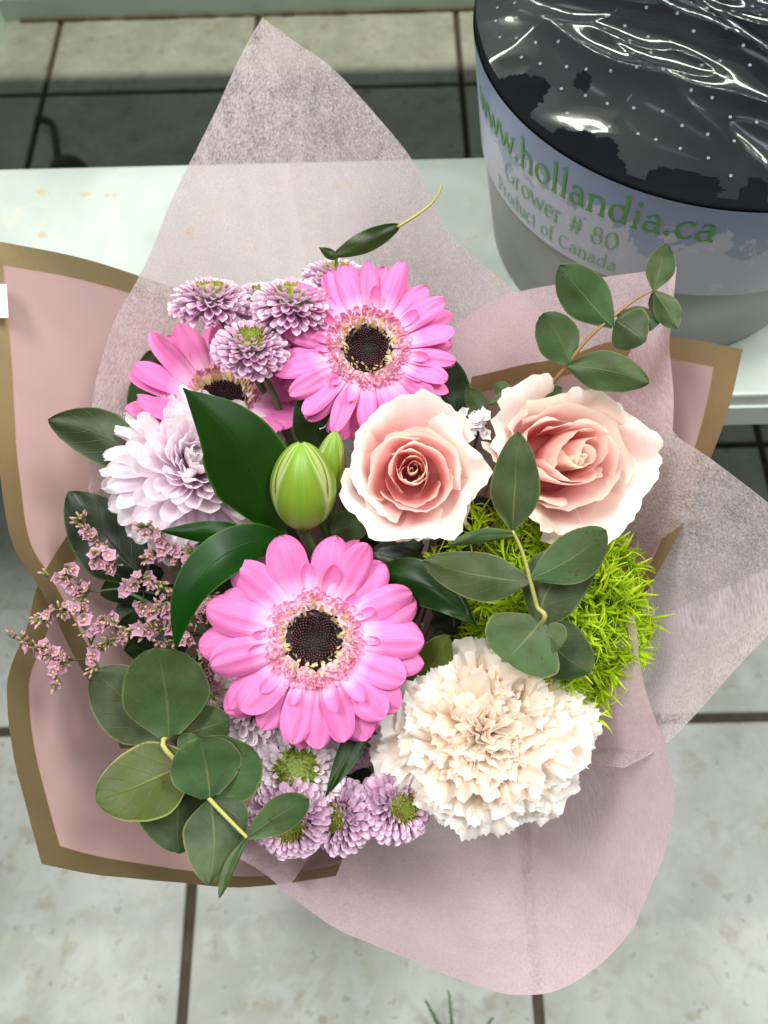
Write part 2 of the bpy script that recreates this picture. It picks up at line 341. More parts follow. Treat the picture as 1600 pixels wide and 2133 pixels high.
b1 = MB(); box(b1, -0.62, 0.80, 0.291, 0.518, ZS-0.034, ZS-0.0122); link('edge_board', b1.mesh('edge_board', M['enamel'], False), sh)
for x in (-0.60, 0.76):
    b1 = MB(); box(b1, x, x+0.02, 0.30, 0.51, 0.0012, ZS-0.0342); link('leg', b1.mesh('leg', M['enamel'], False), sh)
up = empty('added_shade_shelf', (0.1, 0.75, 0.6), 'unseen upper tier added to shade the floor tiles behind the shelf', 'shelf')
b1 = MB(); box(b1, -0.9, 1.1, 0.525, 1.125, 0.555, 0.58, 0.002); link('shelf_top', b1.mesh('shelf_top', M['marble'], False), up)  # slab out of view, added to keep light off the floor beyond
for x in (-0.85, 1.03):
    for y in (0.60, 1.05):
        b1 = MB(); box(b1, x, x+0.02, y, y+0.02, 0.0012, 0.5548); link('leg', b1.mesh('leg', M['enamel'], False), up)
# drain cable and dark cap beyond the shelf
def gnd(px, py, z=0.0):
    d = ray(px, py); return CAM+d*((z-H)/d.z)
cb = empty('cable', gnd(110, 300), 'thin dark bent cable lying on the shaded tiles at upper left', 'cable')
P = spline([gnd(75, 247, .004), gnd(98, 250, .004), gnd(110, 262, .004), gnd(117, 310, .004), gnd(122, 365, .004), gnd(122, 420, .004)], 6)
link('wire', tube(P, 0.0042).mesh('wire', plain('cable_rubber', (0.03, 0.03, 0.02), 0.5)), cb)
def lathe(prf, n=48, closed=False):
    V, U, Fc = [], [], []
    for i, (r, z) in enumerate(prf):
        for k in range(n): V.append(Vector((r*math.cos(2*PI*k/n), r*math.sin(2*PI*k/n), z))); U.append((k/n, i/(len(prf)-1)))
    for i in range(len(prf)-1):
        for k in range(n): Fc.append((i*n+k, i*n+(k+1) % n, (i+1)*n+(k+1) % n, (i+1)*n+k))
    return V, U, Fc
k = MB(); k.add(*lathe([(0.0001, 0.03), (0.014, 0.03), (0.022, 0.024), (0.027, 0.012), (0.028, 0.0)], 24)); ck = link('foot_cap', k.mesh('foot_cap', plain('black_rubber', (0.012, 0.014, 0.01), 0.4)), None, Matrix.Translation(gnd(150, 376, 0.0)))
tag(ck, 'small black rubber cap on the floor just behind the shelf edge', 'rubber cap')

# ------------------------------------------------------------------ bucket with printed band
BC = Vector((0.193, 0.438, 0)); RZ, RR, LZ, LR, BR = 0.506, 0.140, 0.431, 0.1285, 0.113
t = NT('grey_plastic'); ob = t.obj(); n1 = t.noise(t.scale(ob, 1, 1, 0.2), 14, 2)
M['bucket'] = t.done(t.pbsdf(t.mix(n1, (0.22, 0.235, 0.222), (0.31, 0.325, 0.31)), 0.35, 0.5))
M['liner'] = plain('black_liner', (0.006, 0.0065, 0.008), 0.6, 0.0, 0.3, 40)
bk = empty('flower_bucket', (BC.x, BC.y, ZS), 'grey round florist bucket with printed grower band standing on the shelf', 'bucket')
k = MB(); k.add(*lathe([(0.001, ZS+.0005), (BR-.004, ZS+.0005), (BR, ZS+.004), (LR-.001, LZ), (RR-.0012, RZ-.004), (RR-.002, RZ-.003), (RR-.004, RZ-.003)], 128), Matrix.Translation((BC.x, BC.y, 0)))
link('body', k.mesh('body', M['bucket']), bk)
k = MB(); k.add(*lathe([(RR-.0011, RZ-.0035), (RR-.0004, RZ-.0005), (RR-.0008, RZ+.0008), (RR-.0025, RZ+.0006), (RR*.8, RZ+.003), (RR*.5, RZ+.010), (RR*.2, RZ+.014), (0.001, RZ+.014)], 128), Matrix.Translation((BC.x, BC.y, 0)))
link('liner', k.mesh('liner', M['liner']), bk)
def band(th, z, off=0.0):
    r = RR+(LR-RR)*(RZ-z)/(RZ-LZ)+off; return Vector((BC.x+r*math.cos(th), BC.y+r*math.sin(th), z))
t = NT('printed_band'); uvv, u, v = t.uv()
cl = t.noise(t.scale(uvv, 9, 1.0, 1), 2.2, 6, 0.62, 0.25)
hgt = t.math('MULTIPLY_ADD', cl, 1.5, -0.22)
m1 = t.smooth(t.math('SUBTRACT', hgt, v), -0.015, 0.015)
sky = t.mix(v, (0.40, 0.47, 0.60), (0.22, 0.30, 0.44))
puff = t.smooth(t.noise(t.scale(uvv, 16, 2, 1), 2.5, 4), 0.60, 0.62)
c = t.mix(m1, sky, (0.50, 0.54, 0.62)); c = t.mix(t.math('MULTIPLY', t.math('MULTIPLY', puff, 0.4), t.math('LESS_THAN', v, 0.75)), c, (0.66, 0.70, 0.78))
M['band'] = t.done(t.pbsdf(c, 0.38, 0.4))
V, U, Fc = [], [], []
NB = 140
for i in range(NB+1):
    th = R(120+220*i/NB)
    for j in range(5):
        z = LZ+(RZ-.0006-LZ)*j/4; V.append(band(th, z, 0.0004)); U.append((i/NB, j/4))
for i in range(NB):
    for j in range(4): a = i*5+j; Fc.append((a, a+5, a+6, a+1))
lab = link('printed_band', mesh('printed_band', V, Fc, M['band'], U), bk); lab['label'] = 'blue and white cloud printed band with green lettering'

# lettering drawn with a broad pen: strokes are polylines / arcs in units of x-height = 1, baseline 0
def arc(cx, cy, rx, ry, a0, a1, n=14): return [(cx+rx*math.cos(R(a0+(a1-a0)*i/n)), cy+ry*math.sin(R(a0+(a1-a0)*i/n))) for i in range(n+1)]
S = lambda *p: list(p)
GL = {
 'w': (1.5, [S((0.05, 1), (0.42, 0)), S((0.42, 0), (0.75, 0.95)), S((0.75, 0.95), (1.08, 0)), S((1.08, 0), (1.42, 1)), S((-.08, 1), (0.2, 1)), S((1.3, 1), (1.55, 1))]),
 '.': (0.45, ['dot']),
 'h': (1.12, [S((0.2, 1.65), (0.2, 0)), arc(0.55, 0.6, 0.33, 0.38, 160, 0)+[(0.88, 0)], S((0.02, 0), (0.38, 0)), S((0.7, 0), (1.05, 0)), S((0.02, 1.55), (0.2, 1.65))]),
 'o': (1.08, [arc(0.53, 0.5, 0.42, 0.5, 90, 450, 28)]),
 'l': (0.52, [S((0.25, 1.65), (0.25, 0)), S((0.07, 0), (0.44, 0)), S((0.07, 1.55), (0.25, 1.65))]),
 'a': (0.98, [arc(0.42, 0.62, 0.3, 0.37, 150, 0)+[(0.72, 0.15), (0.8, 0.03), (0.95, 0.03)], arc(0.42, 0.28, 0.32, 0.29, 60, 345, 18)]),
 'n': (1.12, [S((0.2, 1), (0.2, 0)), arc(0.55, 0.6, 0.33, 0.38, 160, 0)+[(0.88, 0)], S((0.02, 0), (0.38, 0)), S((0.7, 0), (1.05, 0)), S((0.02, .92), (0.2, 1))]),
 'd': (1.12, [S((0.85, 1.65), (0.85, 0.05), (1.03, 0.03)), arc(0.5, 0.48, 0.4, 0.48, 40, 330, 24), S((0.67, 1.55), (0.85, 1.65))]),
 'i': (0.52, [S((0.25, 1), (0.25, 0)), S((0.07, 0), (0.44, 0)), S((0.07, 0.92), (0.25, 1)), 'idot']),
 'c': (0.9, [arc(0.5, 0.5, 0.42, 0.5, 45, 325, 22)]),
 'G': (1.45, [arc(0.72, 0.72, 0.62, 0.74, 45, 325, 24), S((1.25, 0.65), (1.25, 0.12)), S((1.05, 0.65), (1.42, 0.65))]),
 'r': (0.78, [S((0.2, 1), (0.2, 0)), arc(0.5, 0.65, 0.3, 0.33, 165, 60, 8), S((0.02, 0), (0.42, 0)), S((0.02, .92), (0.2, 1))]),
 'e': (0.95, [S((0.1, 0.55), (0.83, 0.55))+arc(0.5, 0.5, 0.4, 0.5, 8, 320, 24)]),
 '#': (1.25, [S((0.45, 1.45), (0.25, 0)), S((0.95, 1.45), (0.75, 0)), S((0.1, 0.95), (1.15, 0.95)), S((0.05, 0.5), (1.1, 0.5))]),
 '8': (1.1, [arc(0.52, 1.1, 0.32, 0.34, 90, 450, 22), arc(0.52, 0.38, 0.4, 0.4, 90, 450, 24)]),
 '0': (1.15, [arc(0.55, 0.73, 0.44, 0.75, 90, 450, 30)]),
 'P': (1.15, [S((0.25, 1.45), (0.25, 0)), S((0.25, 1.42), (0.5, 1.45))+arc(0.55, 1.05, 0.42, 0.4, 80, -90, 14)+[(0.3, 0.65)], S((0.02, 0), (0.5, 0)), S((0.02, 1.45), (0.3, 1.45))]),
 'u': (1.12, [S((0.2, 1), (0.2, 0.4))+arc(0.52, 0.38, 0.32, 0.36, 180, 330, 12), S((0.85, 1), (0.85, 0.03), (1.03, 0.03)), S((0.02, 1), (0.2, 1)), S((0.68, 1), (0.85, 1))]),
 't': (0.68, [S((0.28, 1.35), (0.28, 0.3))+arc(0.46, 0.24, 0.18, 0.22, 180, 320, 8), S((0.05, 1), (0.58, 1))]),
 'f': (0.68, [arc(0.5, 1.35, 0.24, 0.3, 50, 180, 10)+[(0.26, 0)], S((0.03, 1), (0.6, 1)), S((0.06, 0), (0.5, 0))]),
 'C': (1.35, [arc(0.72, 0.72, 0.62, 0.74, 45, 320, 26)]),
 ' ': (0.55, []),
}
def lettering(text, th0, th1, zb0, zb1, xh, width):
    total = sum(GL[ch][0]+0.08 for ch in text); mb = MB(); x = 0.0
    def P(a, b):
        f = a/total; th = R(th0+(th1-th0)*f); return band(th, zb0+(zb1-zb0)*f+b*xh, 0.0009)
    def stroke(pts):
        rs = []
        for i in range(len(pts)-1):
            a, b = pts[i], pts[i+1]; n = max(1, int(math.dist(a, b)/0.2))
            rs += [(a[0]+(b[0]-a[0])*k/n, a[1]+(b[1]-a[1])*k/n) for k in range(n)]
        rs.append(pts[-1]); V = []
        for i, p in enumerate(rs):
            a, b = rs[max(i-1, 0)], rs[min(i+1, len(rs)-1)]; dx, dy = b[0]-a[0], b[1]-a[1]; L = math.hypot(dx, dy) or 1
            ang = math.atan2(dy, dx); wd = width*(0.36+0.64*abs(math.sin(ang-R(20)))); nx, ny = -dy/L*wd/2, dx/L*wd/2
            V += [P(x+p[0]+nx, p[1]+ny), P(x+p[0]-nx, p[1]-ny)]
        mb.add(V, None, [(2*i, 2*i+1, 2*i+3, 2*i+2) for i in range(len(rs)-1)])
    def dot(cx, cy, r):
        V = [P(x+cx+r*math.cos(2*PI*k/10), cy+r*math.sin(2*PI*k/10)) for k in range(10)]; mb.add(V, None, [tuple(range(10))])
    for ch in text:
        for s in GL[ch][1]:
            if s == 'dot': dot(0.2, 0.12, 0.14)
            elif s == 'idot': dot(0.24, 1.42, 0.13)
            else: stroke(s)
        x += GL[ch][0]+0.08
    return mb
M['ink'] = plain('green_ink', (0.10, 0.33, 0.06), 0.45, 0.3, 0.1)
M['ink2'] = plain('pale_green_ink', (0.20, 0.42, 0.20), 0.45, 0.3, 0.1)
for txt, a in (('www.hollandia.ca', (188, 260.8, 0.4735, 0.4810, 0.0125, 0.19)), ('Grower # 80', (204.5, 241.5, 0.4535, 0.4555, 0.0092, 0.17)), ('Product of Canada', (200.5, 242.5, 0.4365, 0.4375, 0.0072, 0.17))):
    link('lettering', lettering(txt, *a).mesh('lettering', M['ink'] if a[0] < 190 else M['ink2'], False), bk)

# clear perforated sleeve slumped into the bucket
t = NT('clear_film'); gp = t.obj(); gy = t.geo()
hz = t.smooth(t.noise(gp, 9, 4, 0.6, 0.5), 0.42, 0.66)
sx = t.n('ShaderNodeSeparateXYZ'); t.l(gp, sx.inputs[0])
left = t.smooth(t.math('MULTIPLY_ADD', sx.outputs[0], -1.0, t.math('MULTIPLY', sx.outputs[1], -0.5)), 0.02, 0.16)
lw = t.n('ShaderNodeLayerWeight'); lw.inputs[0].default_value = 0.35
nn = t.noise(gp, 16, 2, 0.5, 0.6)
nm = t.bump(nn, 0.25, 0.004)
t.l(nm, lw.inputs['Normal'])
gl = t.n('ShaderNodeBsdfGlossy'); gl.inputs[1].default_value = 0.13; t.l(nm, gl.inputs['Normal']); t.setv(gl.inputs[0], (0.85, 0.9, 1.0))
tr = t.n('ShaderNodeBsdfTransparent'); t.setv(tr.inputs[0], (0.93, 0.95, 0.97))
df = t.n('ShaderNodeBsdfDiffuse'); t.setv(df.inputs[0], (0.55, 0.58, 0.58))
a = t.mixs(t.math('MULTIPLY_ADD', left, 0.03, t.math('MULTIPLY_ADD', hz, 0.012, 0.002)), tr.outputs[0], df.outputs[0])
M['film'] = t.done(t.mixs(t.math('MULTIPLY_ADD', t.math('POWER', lw.outputs['Fresnel'], 1.5), 0.085, 0.0015), a, gl.outputs[0]))
M['perf'] = plain('punched_film_rim', (0.42, 0.45, 0.50), 0.4, 0.4, 0.1, 200, 0.2)
FD = Vector((0.75, -0.62)); FD.normalize(); FN = Vector((-FD.y, FD.x))
RIDGE = [(-.085, .35, .008, .006), (-.06, -.5, .012, .005), (-.042, .3, .006, .0035), (-.022, .1, .015, .0045), (-.004, -.3, .007, .003), (.014, .5, .014, .004), (.036, .1, .006, .003), (.055, -.2, .015, .005), (.09, .2, .010, .004)]
def film_z(x, y):
    r = math.hypot(x, y)/RR; p = x*FD.x+y*FD.y; q = x*FN.x+y*FN.y
    z = RZ+0.0045+0.020*max(0, 1-r*r)**0.8
    for q0, sl, h, w_ in RIDGE:
        d = q-(q0+sl*0.12*p+0.012*math.sin(p*28+q0*90)); fade = 1/(1+math.exp((r-0.86)*22))
        z += h*fade*math.exp(-(abs(d)/w_)**1.2)*(0.6+0.5*math.sin(p*17+q0*60))
    def rdg(a, b, s_): return 1-min(1, abs(noise.noise(Vector((a, b, s_))))*2.2)
    fd = max(0, 1-r**5)
    z += 0.007*fd*noise.noise(Vector((p*7, q*16, 3.1)))+0.0055*fd*rdg(p*7+q*4, q*20, 5.2)**2.5+0.0028*fd*rdg(p*16-q*8, q*42, 8.8)**2.5+0.0012*noise.noise(Vector((x*40, y*40, 1.7)))
    return max(z, RZ+0.0022+.006*(r-.95)+.004*abs(noise.noise(Vector((x*55, y*55, 6))))) if r > 0.94 else z
fl = empty('plastic_sleeve', (BC.x, BC.y, RZ), 'clear perforated plastic sleeve slumped over the mouth of the grey bucket', 'plastic sleeve')
NR, NA = 150, 520; V, U, Fc = [], [], []
for i in range(NR+1):
    for k in range(NA):
        a = 2*PI*k/NA; rr = i/NR
        edge = 0.99+0.03*noise.noise(Vector((math.cos(a)*2.2, math.sin(a)*2.2, 9)))
        r = RR*(0.992+0.008*noise.noise(Vector((math.cos(a)*5, math.sin(a)*5, 9))))*rr; x, y = r*math.cos(a), r*math.sin(a)
        V.append(Vector((x, y, min(film_z(x, y)-RZ, 0.06)))); U.append((k/NA, rr))
holes = [(R(207), .965, 6.0, .085), (R(229), .985, 7.5, .065), (R(250), .985, 7.5, .05), (R(264), .98, 2.6, .05), (R(215), .79, 2.8, .032)]
def hole(a, r, x, y):
    if r > 1.03: return False
    for ha, hr, wa, wr in holes:
        da = ((math.degrees(a-ha)+180) % 360-180)/wa; dr = (r-hr)/wr; j = 0.8*noise.noise(Vector((x*90, y*90, 4)))+.4*noise.noise(Vector((x*260, y*260, 4)))
        if da*da+dr*dr < 1+j: return True
    return False
for i in range(NR):
    for k in range(NA):
        a = 2*PI*(k+.5)/NA; rr = (i+.5)/NR
        if hole(a, rr, RR*rr*math.cos(a), RR*rr*math.sin(a)): continue
        Fc.append((i*NA+k, i*NA+(k+1) % NA, (i+1)*NA+(k+1) % NA, (i+1)*NA+k))
link('film', mesh('film', V, Fc, M['film'], U), fl, Matrix.Translation((BC.x, BC.y, RZ)))
k = MB(); ringV, ringU, ringF = [], [], []
for i in range(8):
    a = 2*PI*i/8
    for r in (0.0004, 0.0007): ringV.append(Vector((r*math.cos(a), r*math.sin(a), 0)))
for i in range(8): j = (i+1) % 8; ringF.append((2*i, 2*i+1, 2*j+1, 2*j))
for i in range(-14, 15):
    for j in range(-14, 15):
        x = (i+0.5*(j % 2))*0.0125+random.uniform(-.0024, .0024); y = j*0.0108+random.uniform(-.0024, .0024)
        x, y = x*math.cos(.5)-y*math.sin(.5), x*math.sin(.5)+y*math.cos(.5)
        r = math.hypot(x, y)
        if r > RR*0.93 or hole(math.atan2(y, x) % (2*PI), r/RR, x, y): continue
        z = film_z(x, y); e = .002
        n = Vector((film_z(x-e, y)-film_z(x+e, y), film_z(x, y-e)-film_z(x, y+e), 2*e)).normalized()
        k.add(ringV, None, ringF, frame(Vector((BC.x+x, BC.y+y, min(z, RZ+.06)))+n*0.0009, n))
pf = link('perforation', k.mesh('perforation', M['perf'], False), fl); pf['kind'] = 'stuff'
# ------------------------------------------------------------------ wrapping paper and tissue
def rim_points(px, closed=False, n=7):
    """px: list of (x, y, D[, corner]) ; corners stay sharp"""
    P = [at(p[0], p[1], p[2]) for p in px]; cor = [len(p) > 3 for p in px]; out = []; acc = []
    segs = []; cur = [0]
    for i in range(1, len(P)):
        cur.append(i)
        if cor[i]: segs.append(cur); cur = [i]
    if len(cur) > 1: segs.append(cur)
    for s in segs:
        q = spline([P[i] for i in s], n) if len(s) > 2 else [P[s[0]].lerp(P[s[1]], k/n) for k in range(n+1)]
        out += q if not out else q[1:]
    return out
def smooth_cone(rim, deg=3):
    """slide the rim points along their sight lines so that the sheet fans out from the tie as one smooth cone, without false creases"""
    az = np.unwrap([math.atan2(p.y-THROAT.y, p.x-THROAT.x) for p in rim])
    sl = np.array([(p.z-THROAT.z)/math.hypot(p.x-THROAT.x, p.y-THROAT.y) for p in rim])
    x = (az-az.mean())/(np.ptp(az)+1e-9); c = np.polyfit(x, sl, deg); want = np.polyval(c, x); out = []
    for p, k in zip(rim, want):
        r = (p-CAM); lo, hi = 0.85, 1.18
        for _ in range(40):
            m = (lo+hi)/2; q = CAM+r*m
            if (q.z-THROAT.z)/math.hypot(q.x-THROAT.x, q.y-THROAT.y) > k: lo = m
            else: hi = m
        out.append(CAM+r*lo)
    return out
def sheet(name, px, mat, label, cat, root=None, t0=0.25, bow=0.0, wav=0.0, seed=0, sub=2, nt=40, lip=None, group=None, push=0.0, crease=None):
    rim = rim_points(px, n=6)
    if root == 'smooth': rim = smooth_cone(rim)
    r2 = []
    for i in range(len(rim)-1):
        for k in range(sub): r2.append(rim[i].lerp(rim[i+1], k/sub))
    rim = r2+[rim[-1]]; n = len(rim); V, U, Fc = [], [], []
    A = np.array([tuple(p) for p in rim]); seg0, seg1 = A[:-1], A[1:]; sd = seg1-seg0; sl = (sd**2).sum(1)+1e-12
    s_len = np.concatenate([[0], np.cumsum(np.sqrt((sd**2).sum(1)))])
    for j in range(nt+1):
        t_ = t0+(1-t0)*(1-(1-j/nt)**1.7)
        for i in range(n):
            p = rim[i]; d = p-THROAT; hx = Vector((d.x, d.y, 0))
            q = THROAT+Vector((0, 0, 0))+d*t_
            q += Vector((0, 0, -1))*(bow*4*t_*(1-t_)*d.length)
            # small soft waves along the surface, none at the very rim so that the outline holds
            nrm = d.cross(Vector((0, 0, 1)).cross(d)); nrm = nrm.normalized() if nrm.length > 1e-6 else Vector((0, 0, 1))
            sfx = s_len[i]
            q += nrm*wav*(noise.noise(Vector((sfx*14+seed*7, t_*3.2, seed)))*0.8+0.35*noise.noise(Vector((sfx*45+seed, t_*7, seed+3))))*min(1, t_*1.5)
            q -= nrm*push
            if crease is not None:
                q += nrm*0.0012*math.exp(-((sfx-crease[0]-0.003*noise.noise(Vector((t_*14, 1, 1))))/0.0010)**2)*(.5+noise.noise(Vector((t_*60, 5, 1))))*(1 if crease[1] < t_ < crease[2] else 0)
            V.append(q)
            pq = np.array(tuple(q))-seg0; tt = np.clip((pq*sd).sum(1)/sl, 0, 1); dd = np.sqrt((((pq-tt[:, None]*sd))**2).sum(1)).min()
            U.append((sfx, dd))
    for j in range(nt):
        for i in range(n-1): a = j*n+i; Fc.append((a, a+1, a+n+1, a+n))
    me = mesh(name, V, Fc, mat, U)
    o = link(name, me)
    return tag(o, label, cat, group)

def paper_mat(name, pink, gold, bw=0.0122, tr=0.12):
    t = NT(name); uvv, u, v = t.uv(); gp = t.obj()
    band_ = t.smooth(v, bw+0.0003, bw-0.0003)
    grain = t.noise(gp, 1500, 2); soft = t.noise(gp, 20, 3)
    gc = t.mix(grain, tuple(x*0.85 for x in gold), tuple(x*1.15 for x in gold))
    pc = t.mix(soft, tuple(x*0.96 for x in pink), tuple(min(1, x*1.03) for x in pink))
    line = t.math('MULTIPLY', t.smooth(v, bw+0.0012, bw+0.0002), 0.25)
    pc = t.mix(line, pc, (0.42, 0.18, 0.12))
    c = t.mix(band_, pc, gc)
    p = t.pbsdf(c, t.math('MULTIPLY_ADD', band_, -0.12, 0.52), 0.4, t.bump(grain, 0.05, 0.0003), Metallic=t.math('MULTIPLY', band_, 0.8))
    return t.done(t.mixs(tr, p, t.trans(c)))
M['paper'] = paper_mat('pink_gold_paper', (0.43, 0.295, 0.285), (0.44, 0.34, 0.18))
M['paper_fold'] = paper_mat('pink_gold_paper_fold', (0.56, 0.30, 0.30), (0.33, 0.19, 0.14))
def tissue_mat(name, colr, dens=0.72, dark=0.42):
    t = NT(name); uvv, u, v = t.uv(); gp = t.obj()
    st = t.n('ShaderNodeMapping'); st.inputs['Rotation'].default_value = (0.3, 0.5, 0.9); st.inputs['Scale'].default_value = (1.0, 0.11, 1.0); t.l(gp, st.inputs['Vector'])
    f1 = t.noise(st.outputs[0], 900, 4, 0.72, 0.35)
    st2 = t.n('ShaderNodeMapping'); st2.inputs['Rotation'].default_value = (0.2, 0.1, -0.5); st2.inputs['Scale'].default_value = (1.0, 0.10, 1.0); t.l(gp, st2.inputs['Vector'])
    f2 = t.noise(st2.outputs[0], 1100, 4, 0.72, 0.4)
    cl = t.noise(gp, 90, 3, 0.6)
    fib = t.math('ADD', t.math('MULTIPLY', f1, 0.5), t.math('ADD', t.math('MULTIPLY', f2, 0.3), t.math('MULTIPLY', cl, 0.2)))
    al = t.n('ShaderNodeMapRange'); t.l(fib, al.inputs[0]); al.inputs[1].default_value = 0.40; al.inputs[2].default_value = 0.57; al.inputs[3].default_value = dark; al.inputs[4].default_value = 0.97
    al = t.math('MAXIMUM', al.outputs[0], t.smooth(v, 0.0012, 0.0))
    ln = t.smooth(fib, 0.55, 0.66)
    c = t.mix(t.math('MULTIPLY', ln, 0.6), colr, (0.80, 0.75, 0.765))
    nm = t.bump(fib, 0.5, 0.0004)
    p = t.mixs(0.42, t.pbsdf(c, 0.8, 0.15, nm), t.trans(c, nm))
    tr = t.n('ShaderNodeBsdfTransparent'); t.setv(tr.inputs[0], (0.96, 0.85, 0.875))
    return t.done(t.mixs(al, tr.outputs[0], p))
M['tissue'] = tissue_mat('fibre_tissue', (0.70, 0.61, 0.64), dark=0.29)
M['tissue_pink'] = tissue_mat('pink_fibre_tissue', (0.80, 0.625, 0.685), dark=0.62)

sheet('wrapping_paper', [(250, 1560, .435), (190, 1430, .425), (130, 1320, .42), (80, 1222, .42), (24, 1130, .431), (0, 985, .440), (-22, 760, .449), (-50, 492, .4555, 1), (0, 503, .455), (180, 540, .452), (367, 601, .450), (640, 690, .448)],
      M['paper'], 'upper left sheet of pink wrapping paper with straight gold top edge', 'wrapping paper', 'smooth', seed=1, wav=0.002, sub=3, nt=60)
sheet('wrapping_paper', [(300, 880, .455), (215, 1010, .442), (150, 1100, .436), (80, 1215, .4325), (58, 1300, .427), (23, 1390, .424), (15, 1450, .422), (27, 1570, .420), (58, 1690, .418), (88, 1799, .416, 1), (200, 1822, .416), (365, 1839, .416), (480, 1848, .416), (560, 1843, .417), (700, 1825, .42)],
      M['paper'], 'lower left sheet of pink wrapping paper with gold corner below the eucalyptus', 'wrapping paper', 'smooth', seed=2, wav=0.0015, sub=3, nt=60)
sheet('wrapping_paper', [(983, 785, .43), (1090, 760, .43), (1184, 742, .43), (1270, 712, .43), (1400, 702, .428), (1548, 727, .425, 1), (1518, 850, .425), (1480, 955, .425), (1425, 1090, .425), (1350, 1230, .425), (1305, 1310, .425)],
      M['paper'], 'right sheet of pink wrapping paper with square gold corner beside the bucket', 'wrapping paper', 'smooth', seed=3, wav=0.0015, sub=3, nt=60)
sheet('tissue_sheet', [(180, 1120, .425), (190, 860, .430), (232, 690, .437), (300, 556, .442), (365, 400, .448), (440, 250, .455), (505, 110, .46), (547, 37, .462, 1), (612, 85, .458), (690, 140, .452), (775, 230, .446), (856, 330, .44), (905, 425, .437), (925, 472, .436), (990, 537, .433), (1075, 609, .43), (1150, 680, .43)],
      M['tissue'], 'tall pointed sheet of pinkish white fibre tissue behind the flowers', 'tissue paper', seed=4, wav=0.0028, sub=3, nt=50)
sheet('tissue_sheet', [(880, 790, .42), (940, 690, .418), (1005, 638, .416), (1075, 609, .414), (1210, 585, .411), (1350, 565, .408), (1409, 557, .406, 1), (1402, 640, .406), (1396, 716, .406), (1404, 820, .408), (1402, 900, .41)],
      M['tissue_pink'], 'small square cornered pink tissue sheet behind the upright eucalyptus sprig', 'tissue paper', seed=5, wav=0.002, sub=3, nt=50)
sheet('tissue_sheet', [(1300, 820, .415), (1378, 872, .41), (1420, 915, .408), (1480, 956, .406), (1600, 1048, .402), (1700, 1140, .40, 1), (1650, 1260, .402), (1600, 1322, .404), (1530, 1395, .406), (1468, 1468, .408), (1392, 1548, .410), (1300, 1600, .412)],
      M['tissue'], 'fibrous white tissue corner spreading out on the right past the green ball flower', 'tissue paper', seed=6, wav=0.002, sub=3, nt=50)
sheet('tissue_sheet', [(1320, 1280, .405), (1340, 1420, .404), (1385, 1555, .404), (1403, 1640, .404), (1398, 1712, .405), (1376, 1800, .407), (1332, 1908, .41, 1), (1318, 1935, .41), (1255, 2005, .412), (1165, 2062, .414), (1080, 2073, .415), (1000, 2055, .415), (820, 1985, .413), (700, 1932, .412), (600, 1860, .410), (540, 1814, .409), (440, 1762, .409)],
      M['tissue_pink'], 'wide rounded pink tissue flap below the white carnation', 'tissue paper', seed=7, wav=0.0022, sub=3, nt=50)
# white sticker on the upper left paper
s0, s1, s2, s3 = at(-40, 590, .4475), at(14, 593, .4455), at(18, 662, .4445), at(-40, 662, .4455)
n_ = (s1-s0).cross(s3-s0).normalized(); n_ = n_ if n_.dot(FW) < 0 else -n_
V = [s3, s2, s1, s0]; V = V+[p+n_*0.0003 for p in V]
st_ = link('paper_sticker', mesh('paper_sticker', V, [(4, 5, 6, 7), (0, 3, 2, 1), (0, 1, 5, 4), (1, 2, 6, 5), (2, 3, 7, 6), (3, 0, 4, 7)], plain('white_sticker', (0.72, 0.76, 0.78), 0.4, 0.4, 0.03), smooth=False))
tag(st_, 'small white rectangular sticker on the pink paper at the left edge', 'sticker')

# ------------------------------------------------------------------ leaves
SH = {'round': (0.25, 0.42, 0.55), 'euc': (0.12, 0.38, 0.75), 'lance': (0.05, 0.38, 1.15), 'oval': (0.1, 0.5, 0.7), 'strap': (0.25, 0.35, 1.25)}
def leaf(root, b, tp, wpx, mat, shape='euc', bend=0.0, fold=0.12, arc_=0.0, roll=0.0, ruf=0.04, seed=None, name='leaf', bite=0.0, pts=None, nu=10, nv=20):
    """a leaf from its base to its tip, each given as photo pixel plus depth; width in photo pixels"""
    seed = random.random()*99 if seed is None else seed
    line = [at(*b), at(*tp)] if pts is None else spline([at(*p) for p in pts], 8)
    D = b[2]; W = wpx*D/F; L = sum((line[i+1]-line[i]).length for i in range(len(line)-1))
    cum = [0]
    for i in range(len(line)-1): cum.append(cum[-1]+(line[i+1]-line[i]).length)
    base, vm, p = SH[shape]
    def cl(v):
        s = v*L
        for i in range(len(line)-1):
            if s <= cum[i+1] or i == len(line)-2:
                q = (s-cum[i])/(cum[i+1]-cum[i]); return line[i].lerp(line[i+1], q), (line[i+1]-line[i]).normalized()
    def fn(u, v0):
        v = 0.5*v0+0.5*tipv(v0, 1.5); c, a = cl(v); view = (c-CAM).normalized(); s = a.cross(view).normalized(); n = s.cross(a).normalized()
        s, n = s*math.cos(roll)+n*math.sin(roll), n*math.cos(roll)-s*math.sin(roll)
        wv = max(prof(v, base, vm, p), 0.012)*W/2
        if bite and v > 0.75: wv *= 1-bite*abs(noise.noise(Vector((v*20+seed, u*9, 1))))
        wv *= 1-.05*abs(noise.noise(Vector((v*16+seed*3, u*2, 5))))
        q = c+s*(u*wv+arc_*L*4*v*(1-v))+n*(bend*L*4*v*(1-v)+fold*abs(u)*wv*2-0.0)
        q += n*ruf*L*noise.noise(Vector((u*1.2+seed, v*3.0, seed)))
        return q
    V, U, Fc = grid(fn, nu, nv)
    return link(name, mesh(name, V, Fc, mat, U), root)
def twig(root, pts, r0, r1, mat, name='stem', n=6):
    return link(name, tube(spline([at(*p) for p in pts], n), r0, r1).mesh(name, mat), root)
